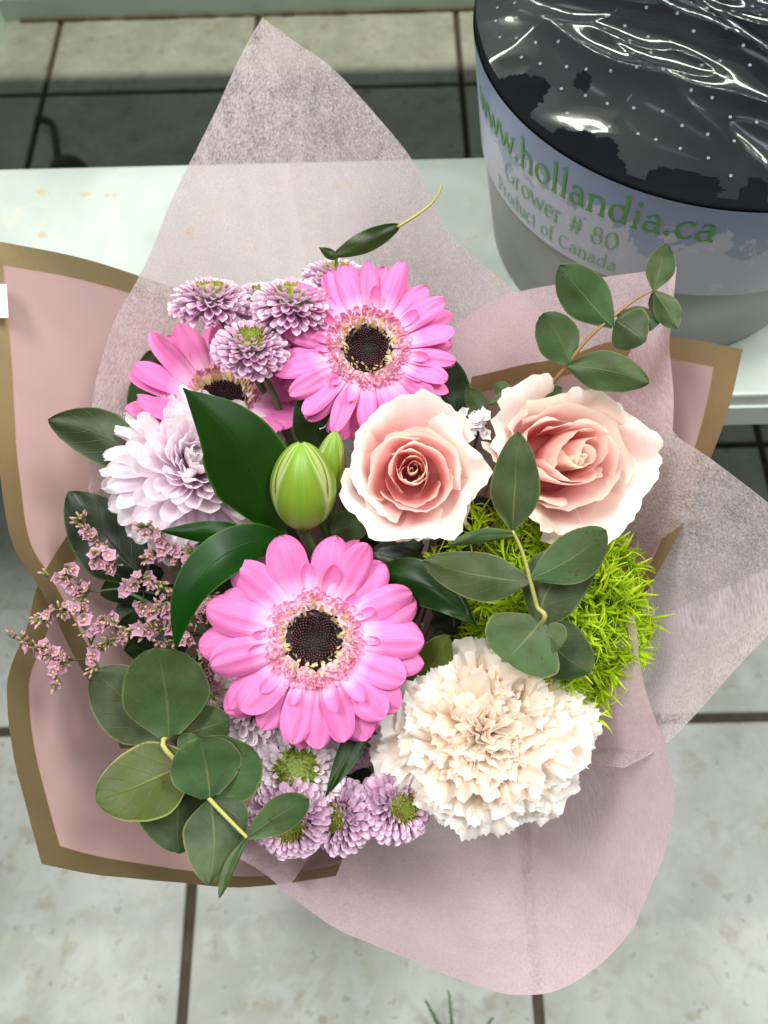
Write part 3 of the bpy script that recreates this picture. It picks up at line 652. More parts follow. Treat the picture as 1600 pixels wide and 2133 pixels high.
def plant(name, b, label, cat, group=None): return empty(name, at(*b), label, cat, group)

# --- eucalyptus, upper right sprig
e = plant('eucalyptus_sprig', (1130, 830, .42), 'slender eucalyptus sprig rising in front of the printed bucket', 'eucalyptus', 'eucalyptus sprigs in the bouquet')
TH = (815, 1500, .55)
twig(e, [TH, (1060, 1050, .48), (1132, 838, .412), (1185, 757, .393), (1225, 705, .388), (1275, 662, .385), (1318, 628, .383), (1345, 612, .381), (1362, 605, .380)], .0013, .0004, M['twig'])
G = M['euc']
leaf(e, (1277, 682, .384), (1166, 552, .376), 100, G, 'oval', bend=.05, roll=.15, arc_=.03)
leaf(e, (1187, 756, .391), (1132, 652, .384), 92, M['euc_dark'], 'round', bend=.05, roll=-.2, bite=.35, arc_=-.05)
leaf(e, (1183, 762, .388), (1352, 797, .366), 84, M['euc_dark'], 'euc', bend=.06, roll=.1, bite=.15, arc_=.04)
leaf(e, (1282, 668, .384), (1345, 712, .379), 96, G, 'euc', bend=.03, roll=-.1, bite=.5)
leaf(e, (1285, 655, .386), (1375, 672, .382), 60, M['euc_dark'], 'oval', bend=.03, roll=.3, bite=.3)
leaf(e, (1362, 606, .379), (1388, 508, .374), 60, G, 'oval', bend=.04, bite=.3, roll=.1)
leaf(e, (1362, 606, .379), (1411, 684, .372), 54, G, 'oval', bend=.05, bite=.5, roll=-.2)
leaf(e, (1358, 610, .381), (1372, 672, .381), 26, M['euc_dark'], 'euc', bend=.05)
# --- eucalyptus, mid right sprig
e = plant('eucalyptus_sprig', (1128, 1300, .385), 'blue green eucalyptus sprig lying between the right rose and the carnation', 'eucalyptus', 'eucalyptus sprigs in the bouquet')
twig(e, [TH, (1000, 1420, .44), (1126, 1302, .376), (1118, 1262, .373), (1104, 1208, .369), (1088, 1150, .366), (1068, 1106, .363)], .0014, .0007, M['twig_green'])
leaf(e, (1068, 1104, .363), (1079, 899, .352), 103, G, 'euc', bend=-.03, roll=.1)
leaf(e, (1082, 1112, .364), (938, 1136, .352), 36, G, 'oval', bend=.05, roll=.6)
leaf(e, (1103, 1211, .368), (882, 1168, .354), 104, G, 'euc', bend=.04, roll=-.15, arc_=.03)
leaf(e, (1106, 1205, .368), (1263, 1104, .350), 104, G, 'oval', bend=.07, roll=.1, arc_=-.05, ruf=.03)
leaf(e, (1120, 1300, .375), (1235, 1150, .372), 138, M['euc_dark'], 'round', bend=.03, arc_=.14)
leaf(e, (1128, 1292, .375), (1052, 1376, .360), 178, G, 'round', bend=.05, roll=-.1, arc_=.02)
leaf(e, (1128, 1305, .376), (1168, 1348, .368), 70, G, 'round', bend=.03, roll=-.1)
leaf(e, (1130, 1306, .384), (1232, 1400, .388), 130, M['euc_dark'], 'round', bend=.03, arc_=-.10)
# --- eucalyptus, lower left sprig
e = plant('eucalyptus_sprig', (440, 1665, .38), 'round leaved eucalyptus sprig hanging over the lower left gold paper corner', 'eucalyptus', 'eucalyptus sprigs in the bouquet')
twig(e, [TH, (560, 1500, .44), (352, 1532, .378), (378, 1598, .372), (437, 1665, .364), (475, 1705, .361), (515, 1745, .358)], .0015, .0008, M['twig_green'])
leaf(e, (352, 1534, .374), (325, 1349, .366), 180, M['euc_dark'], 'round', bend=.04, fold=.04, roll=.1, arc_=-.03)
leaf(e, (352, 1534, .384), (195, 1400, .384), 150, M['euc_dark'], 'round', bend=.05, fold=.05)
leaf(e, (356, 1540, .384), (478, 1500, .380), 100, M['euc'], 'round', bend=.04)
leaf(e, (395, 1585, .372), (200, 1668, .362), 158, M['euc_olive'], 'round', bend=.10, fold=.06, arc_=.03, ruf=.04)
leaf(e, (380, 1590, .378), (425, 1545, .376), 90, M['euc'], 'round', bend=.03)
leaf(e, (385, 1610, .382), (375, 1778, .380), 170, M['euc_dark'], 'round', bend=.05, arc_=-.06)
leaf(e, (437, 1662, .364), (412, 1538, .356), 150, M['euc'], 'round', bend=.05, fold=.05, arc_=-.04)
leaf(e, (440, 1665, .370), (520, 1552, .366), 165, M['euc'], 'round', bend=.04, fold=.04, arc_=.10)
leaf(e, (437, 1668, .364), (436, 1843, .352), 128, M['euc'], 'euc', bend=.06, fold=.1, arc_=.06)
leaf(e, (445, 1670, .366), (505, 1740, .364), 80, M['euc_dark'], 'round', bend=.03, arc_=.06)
leaf(e, (514, 1745, .358), (643, 1664, .346), 74, M['euc'], 'oval', bend=.05, arc_=.02)
leaf(e, (514, 1745, .358), (457, 1872, .346), 26, M['euc'], 'oval', bend=.05, arc_=-.03, roll=.3)
# --- small eucalyptus leaves behind the right rose
e = plant('eucalyptus_sprig', (1060, 840, .43), 'small eucalyptus leaves peeping out behind the top of the right rose', 'eucalyptus', 'eucalyptus sprigs in the bouquet')
twig(e, [TH, (1020, 1000, .46), (1060, 850, .41), (1068, 810, .408)], .0012, .0006, M['twig'])
leaf(e, (1015, 880, .414), (975, 806, .409), 44, M['euc_dark'], 'oval', bend=.04)
leaf(e, (1062, 822, .408), (1030, 800, .404), 34, M['euc'], 'round', bite=.6)
leaf(e, (1015, 842, .408), (1085, 815, .404), 26, M['euc'], 'oval')
leaf(e, (1110, 850, .408), (1170, 806, .404), 44, M['euc'], 'oval', bite=.4)
leaf(e, (690, 1110, .40), (770, 1080, .397), 70, M['euc_dark'], 'round', bend=.03)

# --- glossy leaves
def gleaf(label, stem_pt, args, kw, mat='gloss', cat='leaf', name='leaf_stem', stem=True):
    e = plant(name, stem_pt, label, cat, 'broad green leaves in the bouquet')
    leaf(e, *args, M[mat], **kw, name='leaf_blade')
    if stem: twig(e, [TH, stem_pt], .0012, .0009, M['stem'])
    return e
gleaf('glossy pointed lily leaf standing in front of the pale chrysanthemum', (575, 1115, .40), ((575, 1118, .392), (381, 808, .362), 176), dict(shape='lance', bend=.02, fold=.10, arc_=.035, ruf=.015, pts=[(585, 1118, .392), (550, 1005, .380), (484, 895, .370), (381, 808, .362)]), name='lily_leaf')
gleaf('long glossy leaf arching left around the main gerbera', (560, 1120, .40), ((555, 1115, .388), (362, 1365, .372), 92), dict(shape='strap', fold=.05, ruf=.01, pts=[(600, 1128, .392), (530, 1128, .380), (460, 1160, .370), (405, 1215, .366), (378, 1280, .367), (366, 1362, .372)]), name='lily_leaf')
gleaf('narrow glossy leaf tip pointing left under the pale chrysanthemum', (500, 1140, .40), ((530, 1125, .388), (330, 1104, .380), 52), dict(shape='lance', fold=.1, bend=.03, pts=[(545, 1128, .390), (450, 1110, .384), (330, 1106, .380)]), name='lily_leaf')
gleaf('dark strap leaf passing behind the right petals of the main gerbera', (800, 1200, .41), ((780, 1180, .400), (996, 1306, .384), 92), dict(shape='lance', fold=.1, pts=[(770, 1190, .404), (850, 1205, .394), (925, 1240, .388), (996, 1306, .383)]), name='lily_leaf')
gleaf('thin green leaf tip pointing down below the main gerbera', (760, 1490, .40), ((765, 1480, .392), (677, 1662, .376), 50), dict(shape='lance', fold=.12, bend=.02, pts=[(770, 1470, .394), (735, 1550, .385), (677, 1662, .376)]), name='lily_leaf')
gleaf('slim curled green leaf with a long tail above the top gerbera', (700, 540, .415), ((690, 540, .412), (921, 384, .392), 44), dict(shape='oval', fold=.12, pts=[(690, 535, .412), (770, 500, .404), (835, 468, .398)]), mat='salal_pale')
e = bpy.data.objects['leaf_stem']
twig(e, [(828, 473, .3985), (868, 448, .396), (898, 425, .394), (914, 402, .392), (919, 385, .391)], .0008, .0005, M['twig_green'], 'leaf_tail')
leaf(e, (705, 540, .410), (664, 515, .405), 22, M['salal_pale'], 'lance', name='leaf_blade')
gleaf('broad dark leaf lying on the pink paper at far left', (270, 960, .42), ((285, 955, .412), (100, 874, .402), 112), dict(shape='euc', fold=.05, bend=.03, arc_=-.07), mat='salal_pale')
gleaf('upright olive leaf behind the left gerbera', (275, 880, .43), ((270, 900, .450), (318, 728, .438), 86), dict(shape='oval', fold=.08, arc_=-.10), mat='salal_pale')
gleaf('large dark veined leaf below the pale chrysanthemum at left', (260, 1230, .43), ((300, 1210, .424), (142, 1024, .414), 150), dict(shape='euc', fold=.05, bend=.02, ruf=.04), mat='salal')
gleaf('dark pointed leaf between the top gerbera and the lily bud', (660, 940, .42), ((665, 950, .414), (643, 804, .400), 92), dict(shape='euc', fold=.1), mat='salal')
gleaf('dark leaf behind the right side of the top gerbera', (960, 880, .43), ((965, 885, .424), (915, 735, .414), 96), dict(shape='oval', fold=.06, arc_=.05), mat='salal')
gleaf('olive curved leaf between the main gerbera and the carnation', (880, 1460, .42), ((800, 1490, .415), (935, 1322, .398), 110), dict(shape='euc', fold=.1, arc_=-.06), mat='euc_olive')
gleaf('serrated dark leaf under the left rose', (780, 1160, .42), ((770, 1150, .412), (905, 1185, .404), 60), dict(shape='oval', fold=.1, bite=.5), mat='salal')
# filler foliage added so that the gaps between the flowers read dark
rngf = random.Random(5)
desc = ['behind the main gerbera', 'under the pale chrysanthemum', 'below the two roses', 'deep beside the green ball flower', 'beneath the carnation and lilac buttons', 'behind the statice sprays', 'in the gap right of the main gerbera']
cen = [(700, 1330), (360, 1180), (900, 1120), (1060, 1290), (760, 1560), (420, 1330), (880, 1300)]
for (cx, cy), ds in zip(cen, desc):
    e = plant('filler_foliage', (cx, cy, .46), 'leathery filler foliage added to deepen the dark '+ds, 'foliage', 'added foliage branches darkening the gaps in the bouquet')
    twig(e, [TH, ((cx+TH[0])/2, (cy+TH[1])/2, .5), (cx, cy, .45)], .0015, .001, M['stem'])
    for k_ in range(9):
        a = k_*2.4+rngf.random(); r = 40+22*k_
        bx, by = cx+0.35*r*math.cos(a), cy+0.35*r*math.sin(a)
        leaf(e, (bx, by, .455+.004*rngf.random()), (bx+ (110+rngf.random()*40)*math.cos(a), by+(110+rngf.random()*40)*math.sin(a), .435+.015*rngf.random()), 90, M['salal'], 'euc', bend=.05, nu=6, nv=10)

# ------------------------------------------------------------------ gerberas
def gerbera(px, py, D, Rpx, tilt, label, lay, seed, elev0=0.10, W=1.0, yaw=0.0):
    rng = random.Random(seed); c = at(px, py, D); Rm = Rpx*D/F
    root = empty('gerbera_daisy', c, label, 'gerbera', 'pink gerberas in the bouquet')
    hd = frame(c, facing(px, py, *tilt), spin=yaw)
    stem_to_throat(root, c-(hd.to_3x3() @ Vector((0, 0, 0.006))), .003, M['stem'])
    pm = [petal('petal', Rm*0.83, Rm*0.33*W*rng.uniform(.9, 1.12), M['gerbera'], 0.36, rng.uniform(.58, .7), 0.5, rng.uniform(-.32, -.12), rng.uniform(-.25, .08), rng.uniform(-.4, .3), rng.uniform(.035, .06), .13, rng.uniform(0, .02), rng.uniform(-.15, .15), seed=seed*10+i, skew=rng.uniform(-.03, .03), nu=12, nv=12) for i in range(12)]
    for (n, r0, el, sc_, zz) in lay:
        off = rng.random()*6
        for i in range(n):
            ph = off+2*PI*(i+rng.uniform(-.28, .28))/n
            place(root, rng.choice(pm), hd, ph, Rm*r0, elev0+el+rng.uniform(-.11, .11), sc_*rng.uniform(.88, 1.05), zz*Rm, rng.uniform(-.3, .3), name='petal')
    sm = petal('small_petal', Rm*0.28, Rm*0.12, M['small'], 0.4, .6, .5, .5, .2, seed=3)
    for i in range(11):
        place(root, sm, hd, rng.uniform(0, 6.28), Rm*rng.uniform(.40, .46), rng.uniform(.2, .55), rng.uniform(.7, 1.45), .05*Rm, rng.uniform(-.4, .4), name='small_petal')
    fm = petal('floret', Rm*.095, Rm*.045, M['floret'], .5, .6, .5, .8, .9, nu=4, nv=5)
    am = petal('anther', Rm*.11, Rm*.036, M['anther'], .6, .75, .5, .3, .3, nu=2, nv=3)
    k = MB()                                                 # ring of tiny trans florets: joined, too small to pick apart
    fv = [tuple(v.co) for v in fm.vertices]; ff = [tuple(p.vertices) for p in fm.polygons]; fu = [((i % 5)/4, (i//5)/5) for i in range(len(fv))]
    for ri, (n, r0, el, s_) in enumerate(((54, .43, .40, 1.0), (54, .41, .6, .9), (54, .39, .75, .85), (52, .365, .9, .8), (48, .345, 1.05, .75))):
        for i in range(n):
            ph = 2*PI*(i+.5*(ri % 2)+rng.uniform(-.25, .25))/n
            k.add(fv, fu, ff, Matrix.Rotation(ph, 4, 'Z') @ Matrix.Translation((0, Rm*(r0+rng.uniform(-.012, .012)), Rm*(.05+.014*ri))) @ Matrix.Rotation(el+rng.uniform(-.3, .3), 4, 'X') @ Matrix.Rotation(rng.uniform(-.5, .5), 4, 'Y') @ Matrix.Scale(s_*rng.uniform(.8, 1.2), 4))
    o = link('floret_ring', k.mesh('floret_ring', M['floret']), root, hd); o['kind'] = 'stuff'
    k = MB(); av = [tuple(v.co) for v in am.vertices]; af = [tuple(p.vertices) for p in am.polygons]; au_ = [((i % 3)/2, (i//3)/3) for i in range(len(av))]
    for i in range(110):
        ph = 2*PI*(i+rng.uniform(-.4, .4))/110; rr = rng.uniform(.215, .33)
        if rng.random() < .12: continue
        k.add(av, au_, af, Matrix.Rotation(ph, 4, 'Z') @ Matrix.Translation((0, Rm*rr, Rm*.085)) @ Matrix.Rotation(rng.uniform(.8, 1.5), 4, 'X') @ Matrix.Rotation(rng.uniform(-.6, .6), 4, 'Y') @ Matrix.Scale(rng.uniform(.7, 1.35), 4))
    o = link('anther_ring', k.mesh('anther_ring', M['anther']), root, hd); o['kind'] = 'stuff'
    # dark disc: spiral of dark florets over a shallow bowl
    k = MB(); V, U, Fc = lathe([(Rm*.32, .02*Rm), (Rm*.255, .075*Rm), (Rm*.19, .085*Rm), (Rm*.10, .06*Rm), (Rm*.03, .05*Rm), (.00001, .05*Rm)], 40); k.add(V, U, Fc)
    N = 230; tips = []
    for i in range(N):
        f = math.sqrt((i+.5)/N); r = Rm*.225*f; a = i*2.39996; h = (.05+.04*min(1, f*1.2))*Rm; s_ = Rm*.0122*(.55+.6*f)
        x, y = r*math.cos(a), r*math.sin(a); tv = []
        hh = Rm*.03*(.5+f); q = 5
        V = [Vector((x+s_*math.cos(2*PI*j/q), y+s_*math.sin(2*PI*j/q), h-.01*Rm)) for j in range(q)]+[Vector((x+s_*.7*math.cos(2*PI*j/q), y+s_*.7*math.sin(2*PI*j/q), h+hh*.8)) for j in range(q)]+[Vector((x, y, h+hh))]
        F1 = [(j, (j+1) % q, q+(j+1) % q, q+j) for j in range(q)]; F2 = [(q+j, q+(j+1) % q, 2*q) for j in range(q)]
        k.add(V, None, F1, None, 0); k.F += [tuple(v+len(k.V)-len(V) for v in f_) for f_ in F2]; k.mi += [1 if f > .35 and rng.random() < .8 else 0]*len(F2)
    link('disc', k.mesh('disc', [M['disc'], M['disc_tip']]), root, hd)
    return root
gerbera(654, 1331, .380, 212, (.03, .05), 'large fully open pink gerbera in front at the centre of the bouquet', [(13, .25, .06, .98, .05), (13, .25, -.08, 1.0, .01), (8, .27, -.2, .98, -.03)], 21, W=1.12)
gerbera(766, 728, .407, 180, (.02, .28), 'open pink gerbera at the top between lilac buttons and left rose', [(20, .25, .05, 1.0, .045), (20, .25, -.10, .99, .01), (18, .27, -.22, .96, -.03)], 33, W=.82)
gerbera(464, 838, .436, 186, (-.05, .7), 'half hidden pink gerbera behind the pale lilac chrysanthemum', [(13, .24, .42, 1.0, .04), (12, .24, .25, 1.02, .0)], 45, W=1.1)

# ------------------------------------------------------------------ chrysanthemums
def big_mum(px, py, D, Rpx, label):
    rng = random.Random(8); c = at(px, py, D); Rm = Rpx*D/F
    root = empty('chrysanthemum', c, label, 'chrysanthemum'); hd = frame(c, facing(px, py, -.02, .38))
    stem_to_throat(root, c, .003, M['stem'])
    pm = [petal('petal', Rm*.66, Rm*rng.uniform(.20, .27), M['mum'], .45, rng.uniform(.62, .75), .45, rng.uniform(.5, .85), rng.uniform(.5, .9), rng.uniform(-.2, .5), .02, .16, 0, rng.uniform(-.25, .25), nu=6, nv=8, seed=i) for i in range(8)]
    px2 = [petal('petal', Rm*.72, Rm*rng.uniform(.22, .3), M['mum'], .4, .65, .5, rng.uniform(.2, .6), rng.uniform(-.3, .3), rng.uniform(-1.0, .4), .03, .35, .02, rng.uniform(-.6, .6), nu=7, nv=9, seed=50+i) for i in range(7)]
    N = 185
    for i in range(N):
        f = (i+.5)/N; ph = i*2.39996; el = R(86)-R(112)*f**0.85+rng.uniform(-.1, .1)
        s_ = .42+.62*f**.7; me = rng.choice(pm if f < .68 else px2)
        place(root, me, hd, ph, Rm*(.02+.25*f), el, s_*rng.uniform(.9, 1.08), Rm*(-.10-.12*f), rng.uniform(-.3, .3), name='petal')
    return root
big_mum(408, 960, .402, 214, 'large pale lilac incurved chrysanthemum on the left side')
def button(px, py, D, Rpx, tilt, label, seed, mat='button', green=.35, dens=1.0, drop=.75, group='small button chrysanthemums in the bouquet', foot=None):
    rng = random.Random(seed); c = at(px, py, D); Rm = Rpx*D/F
    root = empty('button_chrysanthemum', c, label, 'button chrysanthemum', group); hd = frame(c, facing(px, py, *tilt))
    n_ = hd.to_3x3() @ Vector((0, 0, 1))
    if foot is None: stem_to_throat(root, c-n_*Rm*.3, .0016, M['stem'], away=-n_*0.012+Vector((0, 0, -.012)))
    else: twig(root, [TH, foot[0], foot[1], (px, py+Rpx*.2, D+.004)], .0017, .0017, M['stem'])
    pm = [petal('petal', Rm*.38, Rm*rng.uniform(.20, .26), M[mat], .6, .62, .5, .8, rng.uniform(.2, .8), .2, 0, .06, 0, 0, nu=4, nv=6, seed=i) for i in range(6)]
    N = int(185*dens); g0 = math.asin(min(.9, green*1.25)); gmax = R(62)+R(58)*drop
    for i in range(N):
        f = (i+.5)/N; ph = i*2.39996+rng.uniform(-.1, .1); th_ = g0+(gmax-g0)*f**.8; el = R(72)-th_*1.12+rng.uniform(-.14, .14)
        s_ = .50+.55*min(1, f*1.8)
        place(root, rng.choice(pm), hd, ph, Rm*.66*math.sin(th_), el, s_*rng.uniform(.85, 1.12), Rm*(.52*math.cos(th_)-.40), rng.uniform(-.3, .3), name='petal')
    k = MB(); im = petal('inner', Rm*.12, Rm*.05, M['button_inner'], .7, .8, .5, .6, .35, nu=2, nv=3)
    V0 = [tuple(v.co) for v in im.vertices]; F0 = [tuple(p.vertices) for p in im.polygons]; U0 = [((i % 3)/2, (i//3)/3) for i in range(len(V0))]
    for i in range(170):
        f = .35+.65*rng.random(); ph = rng.uniform(0, 6.3)
        k.add(V0, U0, F0, Matrix.Rotation(ph, 4, 'Z') @ Matrix.Translation((0, Rm*green*1.15*f, Rm*(.02+.03*f))) @ Matrix.Rotation(rng.uniform(.9, 1.6), 4, 'X') @ Matrix.Rotation(rng.uniform(-.5, .5), 4, 'Y') @ Matrix.Scale(rng.uniform(.6, 1.25), 4), 0)
    for i in range(70):
        f = math.sqrt((i+.5)/70); r = Rm*green*.8*f; a = i*2.4; s_ = Rm*.028; h = Rm*(.10-.03*(1-f))
        x, y = r*math.cos(a), r*math.sin(a)
        V = [Vector((x+s_*math.cos(1.57*j), y+s_*math.sin(1.57*j), h)) for j in range(4)]+[Vector((x, y, h+s_*1.6))]; k.add(V, None, [(0, 1, 4), (1, 2, 4), (2, 3, 4), (3, 0, 4)], None, 1)
    V, U, Fc = lathe([(Rm*green*1.25, -.12*Rm), (Rm*green*1.1, .04*Rm), (Rm*green*.6, .09*Rm), (.0001, .08*Rm)], 20); k.add(V, U, Fc, None, 1)
    V, U, Fc = lathe([(Rm*.1, .0), (Rm*.4, -.02*Rm), (Rm*.6, -.25*Rm), (Rm*.5, -.55*Rm), (Rm*.1, -.6*Rm)], 16); k.add(V, U, Fc, None, 2)
    o = link('flower_eye', k.mesh('flower_eye', [M['button_inner'], M['button_eye'], M['button_core']]), root, hd)
    V, U, Fc = lathe([(Rm*.55, -.05*Rm), (Rm*.5, -.25*Rm), (Rm*.3, -.4*Rm), (Rm*.1, -.48*Rm)], 16); k = MB(); k.add(V, U, Fc)
    link('calyx', k.mesh('calyx', M['stem']), root, hd)
    return root
button(440, 603, .408, 84, (-.05, 2.0), 'lilac button chrysanthemum nearest the gold paper edge, seen from the side', 1, foot=((640, 1000, .46), (470, 680, .415)))
button(550, 612, .424, 70, (.1, 1.8), 'dull shaded lilac button half hidden behind its two neighbours', 2)
button(612, 608, .406, 88, (.05, 1.9), 'larger lilac button chrysanthemum left of the top gerbera', 3, foot=((700, 900, .45), (612, 700, .413)))
button(702, 560, .432, 74, (.1, 2.2), 'topmost lilac button chrysanthemum under the curled leaf tail', 4)
button(522, 703, .396, 80, (0, 1.25), 'lilac button chrysanthemum on a bare stem in front of the left gerbera', 5, foot=((600, 900, .43), (545, 780, .402)))
button(512, 1455, .398, 92, (-.3, .25), 'pale button chrysanthemum tucked under the lower left petals of the main gerbera', 6, 'button_pale', drop=.55)
button(618, 1602, .392, 104, (0, .02), 'pale open button chrysanthemum with big green eye below the main gerbera', 7, 'button_pale', green=.40, drop=.5)
button(600, 1722, .383, 88, (-.12, -.55), 'lilac button chrysanthemum at the bottom behind the eucalyptus tip', 8)
button(692, 1702, .392, 76, (-.75, -.1), 'lilac button turned sideways at the bottom next to the tissue fold', 9)
button(842, 1682, .394, 82, (.55, -.25), 'lilac button chrysanthemum peeping out from under the carnation', 10)
button(755, 1535, .425, 60, (0, .1), 'dark shaded lilac button deep between gerbera and carnation', 11, green=.3, dens=.7)

# ------------------------------------------------------------------ roses
def rose_petal(name, rho, half, H_, open_, curl, mat, seed, ruf=.02, nu=16, nv=14, tuck=.10, close=0.0, point=0.0):
    rng = random.Random(seed); ph = rng.uniform(0, 90)
    def fn(u, v):
        hh = H_*(1-.22*abs(u)**3.2)*(1+.03*noise.noise(Vector((u*2.2, ph, 2)))+point*math.exp(-(u/.22)**2))
        vv = v
        r = rho*(0.45+0.75*math.sin(min(1, vv*1.15)*PI*.5))                # bud swelling
        r += open_*rho*vv**2.2-close*rho*2.0*max(0, vv-.35)**1.5
        r += curl*max(0, vv-.78)**1.5*H_*3.2*(1-.25*abs(u))                # rolled rim
        r += tuck*rho*u*.5
        z = hh*vv-curl*max(0, vv-.84)**2*H_*5.0
        a = u*half*(.55+.45*math.sin(min(1, vv*1.6)*PI/2))*(1-.12*max(0, vv-.7))
        rf = ruf*H_*(.3+vv)*vv
        r += rf*noise.noise(Vector((u*2.1+ph, vv*1.8, 1)))*1.6+0.7*rf*vv**6*noise.noise(Vector((u*7+ph, 0, 4)))
        z += rf*noise.noise(Vector((u*2.6+ph, vv*2, 8)))+0.8*rf*vv**8*noise.noise(Vector((u*9+ph, 3, 5)))
        return Vector((r*math.sin(a), r*math.cos(a), z))
    V, U, Fc = grid(fn, nu, nv)
    return mesh(name, V, Fc, mat, U)
def rose(px, py, D, Rpx, tilt, label, seed, spin=0.0, squash=(1, 1), outer=5):
    rng = random.Random(seed); c = at(px, py, D); Rm = Rpx*D/F
    root = empty('rose', c, label, 'rose', 'pale pink roses in the bouquet'); hd = frame(c, facing(px, py, *tilt), spin=spin)
    Hh = Rm*1.25; base = hd @ Matrix.Translation((0, 0, -Hh*.95)) @ Matrix.Diagonal((squash[0], squash[1], 1, 1))
    stem_to_throat(root, (base @ Vector((0, 0, 0))), .003, M['stem'])
    # (radius, half angle, height, opening, rim roll, closing of the top) from the tight heart outwards
    rows = [(.025, 165, .98, 0, .0, .34), (.05, 145, 1.0, 0, .0, .33), (.078, 132, 1.02, 0, .0, .31), (.108, 122, 1.03, 0, .0, .28), (.14, 114, 1.04, 0, .0, .25), (.175, 106, 1.04, 0, .01, .22), (.205, 100, 1.04, 0, .02, .19),
            (.235, 92, 1.05, 0, .04, .14), (.28, 88, 1.05, .0, .05, .12), (.325, 84, 1.04, .01, .06, .10), (.375, 80, 1.03, .02, .07, .08), (.41, 80, 1.03, .03, .08, .06),
            (.45, 78, 1.02, .04, .09, .04), (.49, 76, 1.0, .06, .12, .02), (.53, 76, .98, .09, .18, 0), (.57, 74, .95, .12, .26, 0)]
    for i, (rho, half, hh, op, cu, close) in enumerate(rows):
        f = i/(len(rows)-1)
        me = rose_petal('petal', Rm*rho, R(half), Hh*hh, op, cu, M['rose_heart'] if i < 6 else M['rose_in'] if i < 14 else M['rose_out'], seed*40+i, ruf=.006+.05*f*f, nu=20, nv=16, tuck=.30 if i < 5 else .25, close=close, point=.05 if 6 < i < 13 else 0)
        tl = Matrix.Rotation(rng.uniform(-.09, .09)*(.4+f), 4, 'X') @ Matrix.Rotation(rng.uniform(-.09, .09)*(.4+f), 4, 'Y')
        link('petal', me, root, base @ tl @ Matrix.Rotation(i*2.2+rng.uniform(-.35, .35), 4, 'Z'))
    for i in range(outer):
        ph = 2*PI*i/outer+rng.uniform(-.2, .2)
        me = rose_petal('petal', Rm*.60, R(62+rng.uniform(-6, 8)), Hh*.91, .20+rng.uniform(-.04, .1), .40+rng.uniform(-.1, .14), M['rose_out'], seed*90+i, ruf=.08, nu=26, nv=20, tuck=.25, point=.08)
        link('petal', me, root, base @ Matrix.Rotation(ph, 4, 'Z'))
    V, U, Fc = lathe([(Rm*.02, Hh*.35), (Rm*.35, Hh*.42), (Rm*.46, Hh*.38), (Rm*.42, Hh*.1), (Rm*.1, 0)], 24); k = MB(); k.add(V, U, Fc)
    link('flower_base', k.mesh('flower_base', M['rose_in']), root, base)
    for i in range(5):                                           # sepals
        me = petal('sepal', Hh*.7, Rm*.25, M['stem'], .9, .2, 1.3, .5, .6)
        place(root, me, base, i*1.2566, Rm*.12, .2, name='sepal')
    return root
rose(856, 980, .378, 138, (-.02, .06), 'round pale pink rose with peach centre, left of the two roses', 3, squash=(.98, 1.08))
rose(1208, 957, .386, 184, (.46, .05), 'wider half open pale pink rose to the right behind the upright eucalyptus leaf', 9, spin=0.0, squash=(1.12, .77))

# ------------------------------------------------------------------ carnation
def carnation(px, py, D, Rpx, label):
    rng = random.Random(4); c = at(px, py, D); Rm = Rpx*D/F
    root = empty('carnation', c, label, 'carnation'); hd = frame(c, facing(px, py, .0, .10)) @ Matrix.Diagonal((1.03, .87, .9, 1))
    stem_to_throat(root, hd @ Vector((0, 0, -Rm*.5)), .003, M['stem'])
    def cpet(seed, L, spread, amp, waves):
        r2 = random.Random(seed); p1 = r2.uniform(0, 6); nu, nv = 36, 10
        jag = [r2.uniform(-.3, 1) for _ in range(nu+1)]; lobes = [r2.uniform(-.06, .04) for _ in range(8)]
        def fn(u, v):
            a = u*spread; i_ = int((u+1)*nu/2+.5)
            jj = (.040*jag[i_] if i_ % 2 else -.012)+lobes[int((u+1)*3.5)]*.7
            rr = L*(.05+.95*v)*(1-.10*u*u)+(L*jj if v > .95 else (L*lobes[int((u+1)*3.5)]*.4 if v > .8 else 0))
            z = amp*L*v**1.4*(math.sin(u*waves+p1)+.35*math.sin(u*waves*2.6+p1*2)*v)+L*.16*v*v*noise.noise(Vector((u*2, v*2, p1)))
            z += -.10*L*v**5+L*.05*v**6*math.sin(u*17+p1)
            return Vector((math.sin(a)*rr*(.3+.7*v), math.cos(a)*rr+L*.10*v**4*noise.noise(Vector((u*4+p1, v*3, 7))), z))
        V, U, Fc = grid(fn, nu, nv); return mesh('petal', V, Fc, M['carnation'], U)
    pm = [cpet(i, Rm*.72, rng.uniform(.55, .80), rng.uniform(.09, .17), rng.uniform(3, 5.5)) for i in range(14)]
    pin = []
    for m_ in pm[:7]:
        q_ = m_.copy(); q_.materials.clear(); q_.materials.append(M['carnation_in']); pin.append(q_)
    N = 118
    for i in range(N):
        f = (i+.5)/N; ph = i*2.39996+rng.uniform(-.3, .3); el = R(88)-R(96)*f**.8+rng.uniform(-.22, .22)*(1-.4*f)
        place(root, rng.choice(pin if f < .42+.25*rng.random() else pm), hd, ph, Rm*(-.04+.32*f), el, (.66+.40*f)*rng.uniform(.84, 1.1), Rm*(-.22-.14*f), rng.uniform(-1.2, 1.2) if f < .7 else rng.uniform(-.5, .5), name='petal')
    V, U, Fc = lathe([(Rm*.22, -.3*Rm), (Rm*.16, -.6*Rm), (Rm*.08, -.85*Rm)], 16); k = MB(); k.add(V, U, Fc); link('calyx', k.mesh('calyx', M['stem']), root, hd)
    return root
carnation(1008, 1522, .384, 236, 'big ruffled creamy white carnation at lower right')

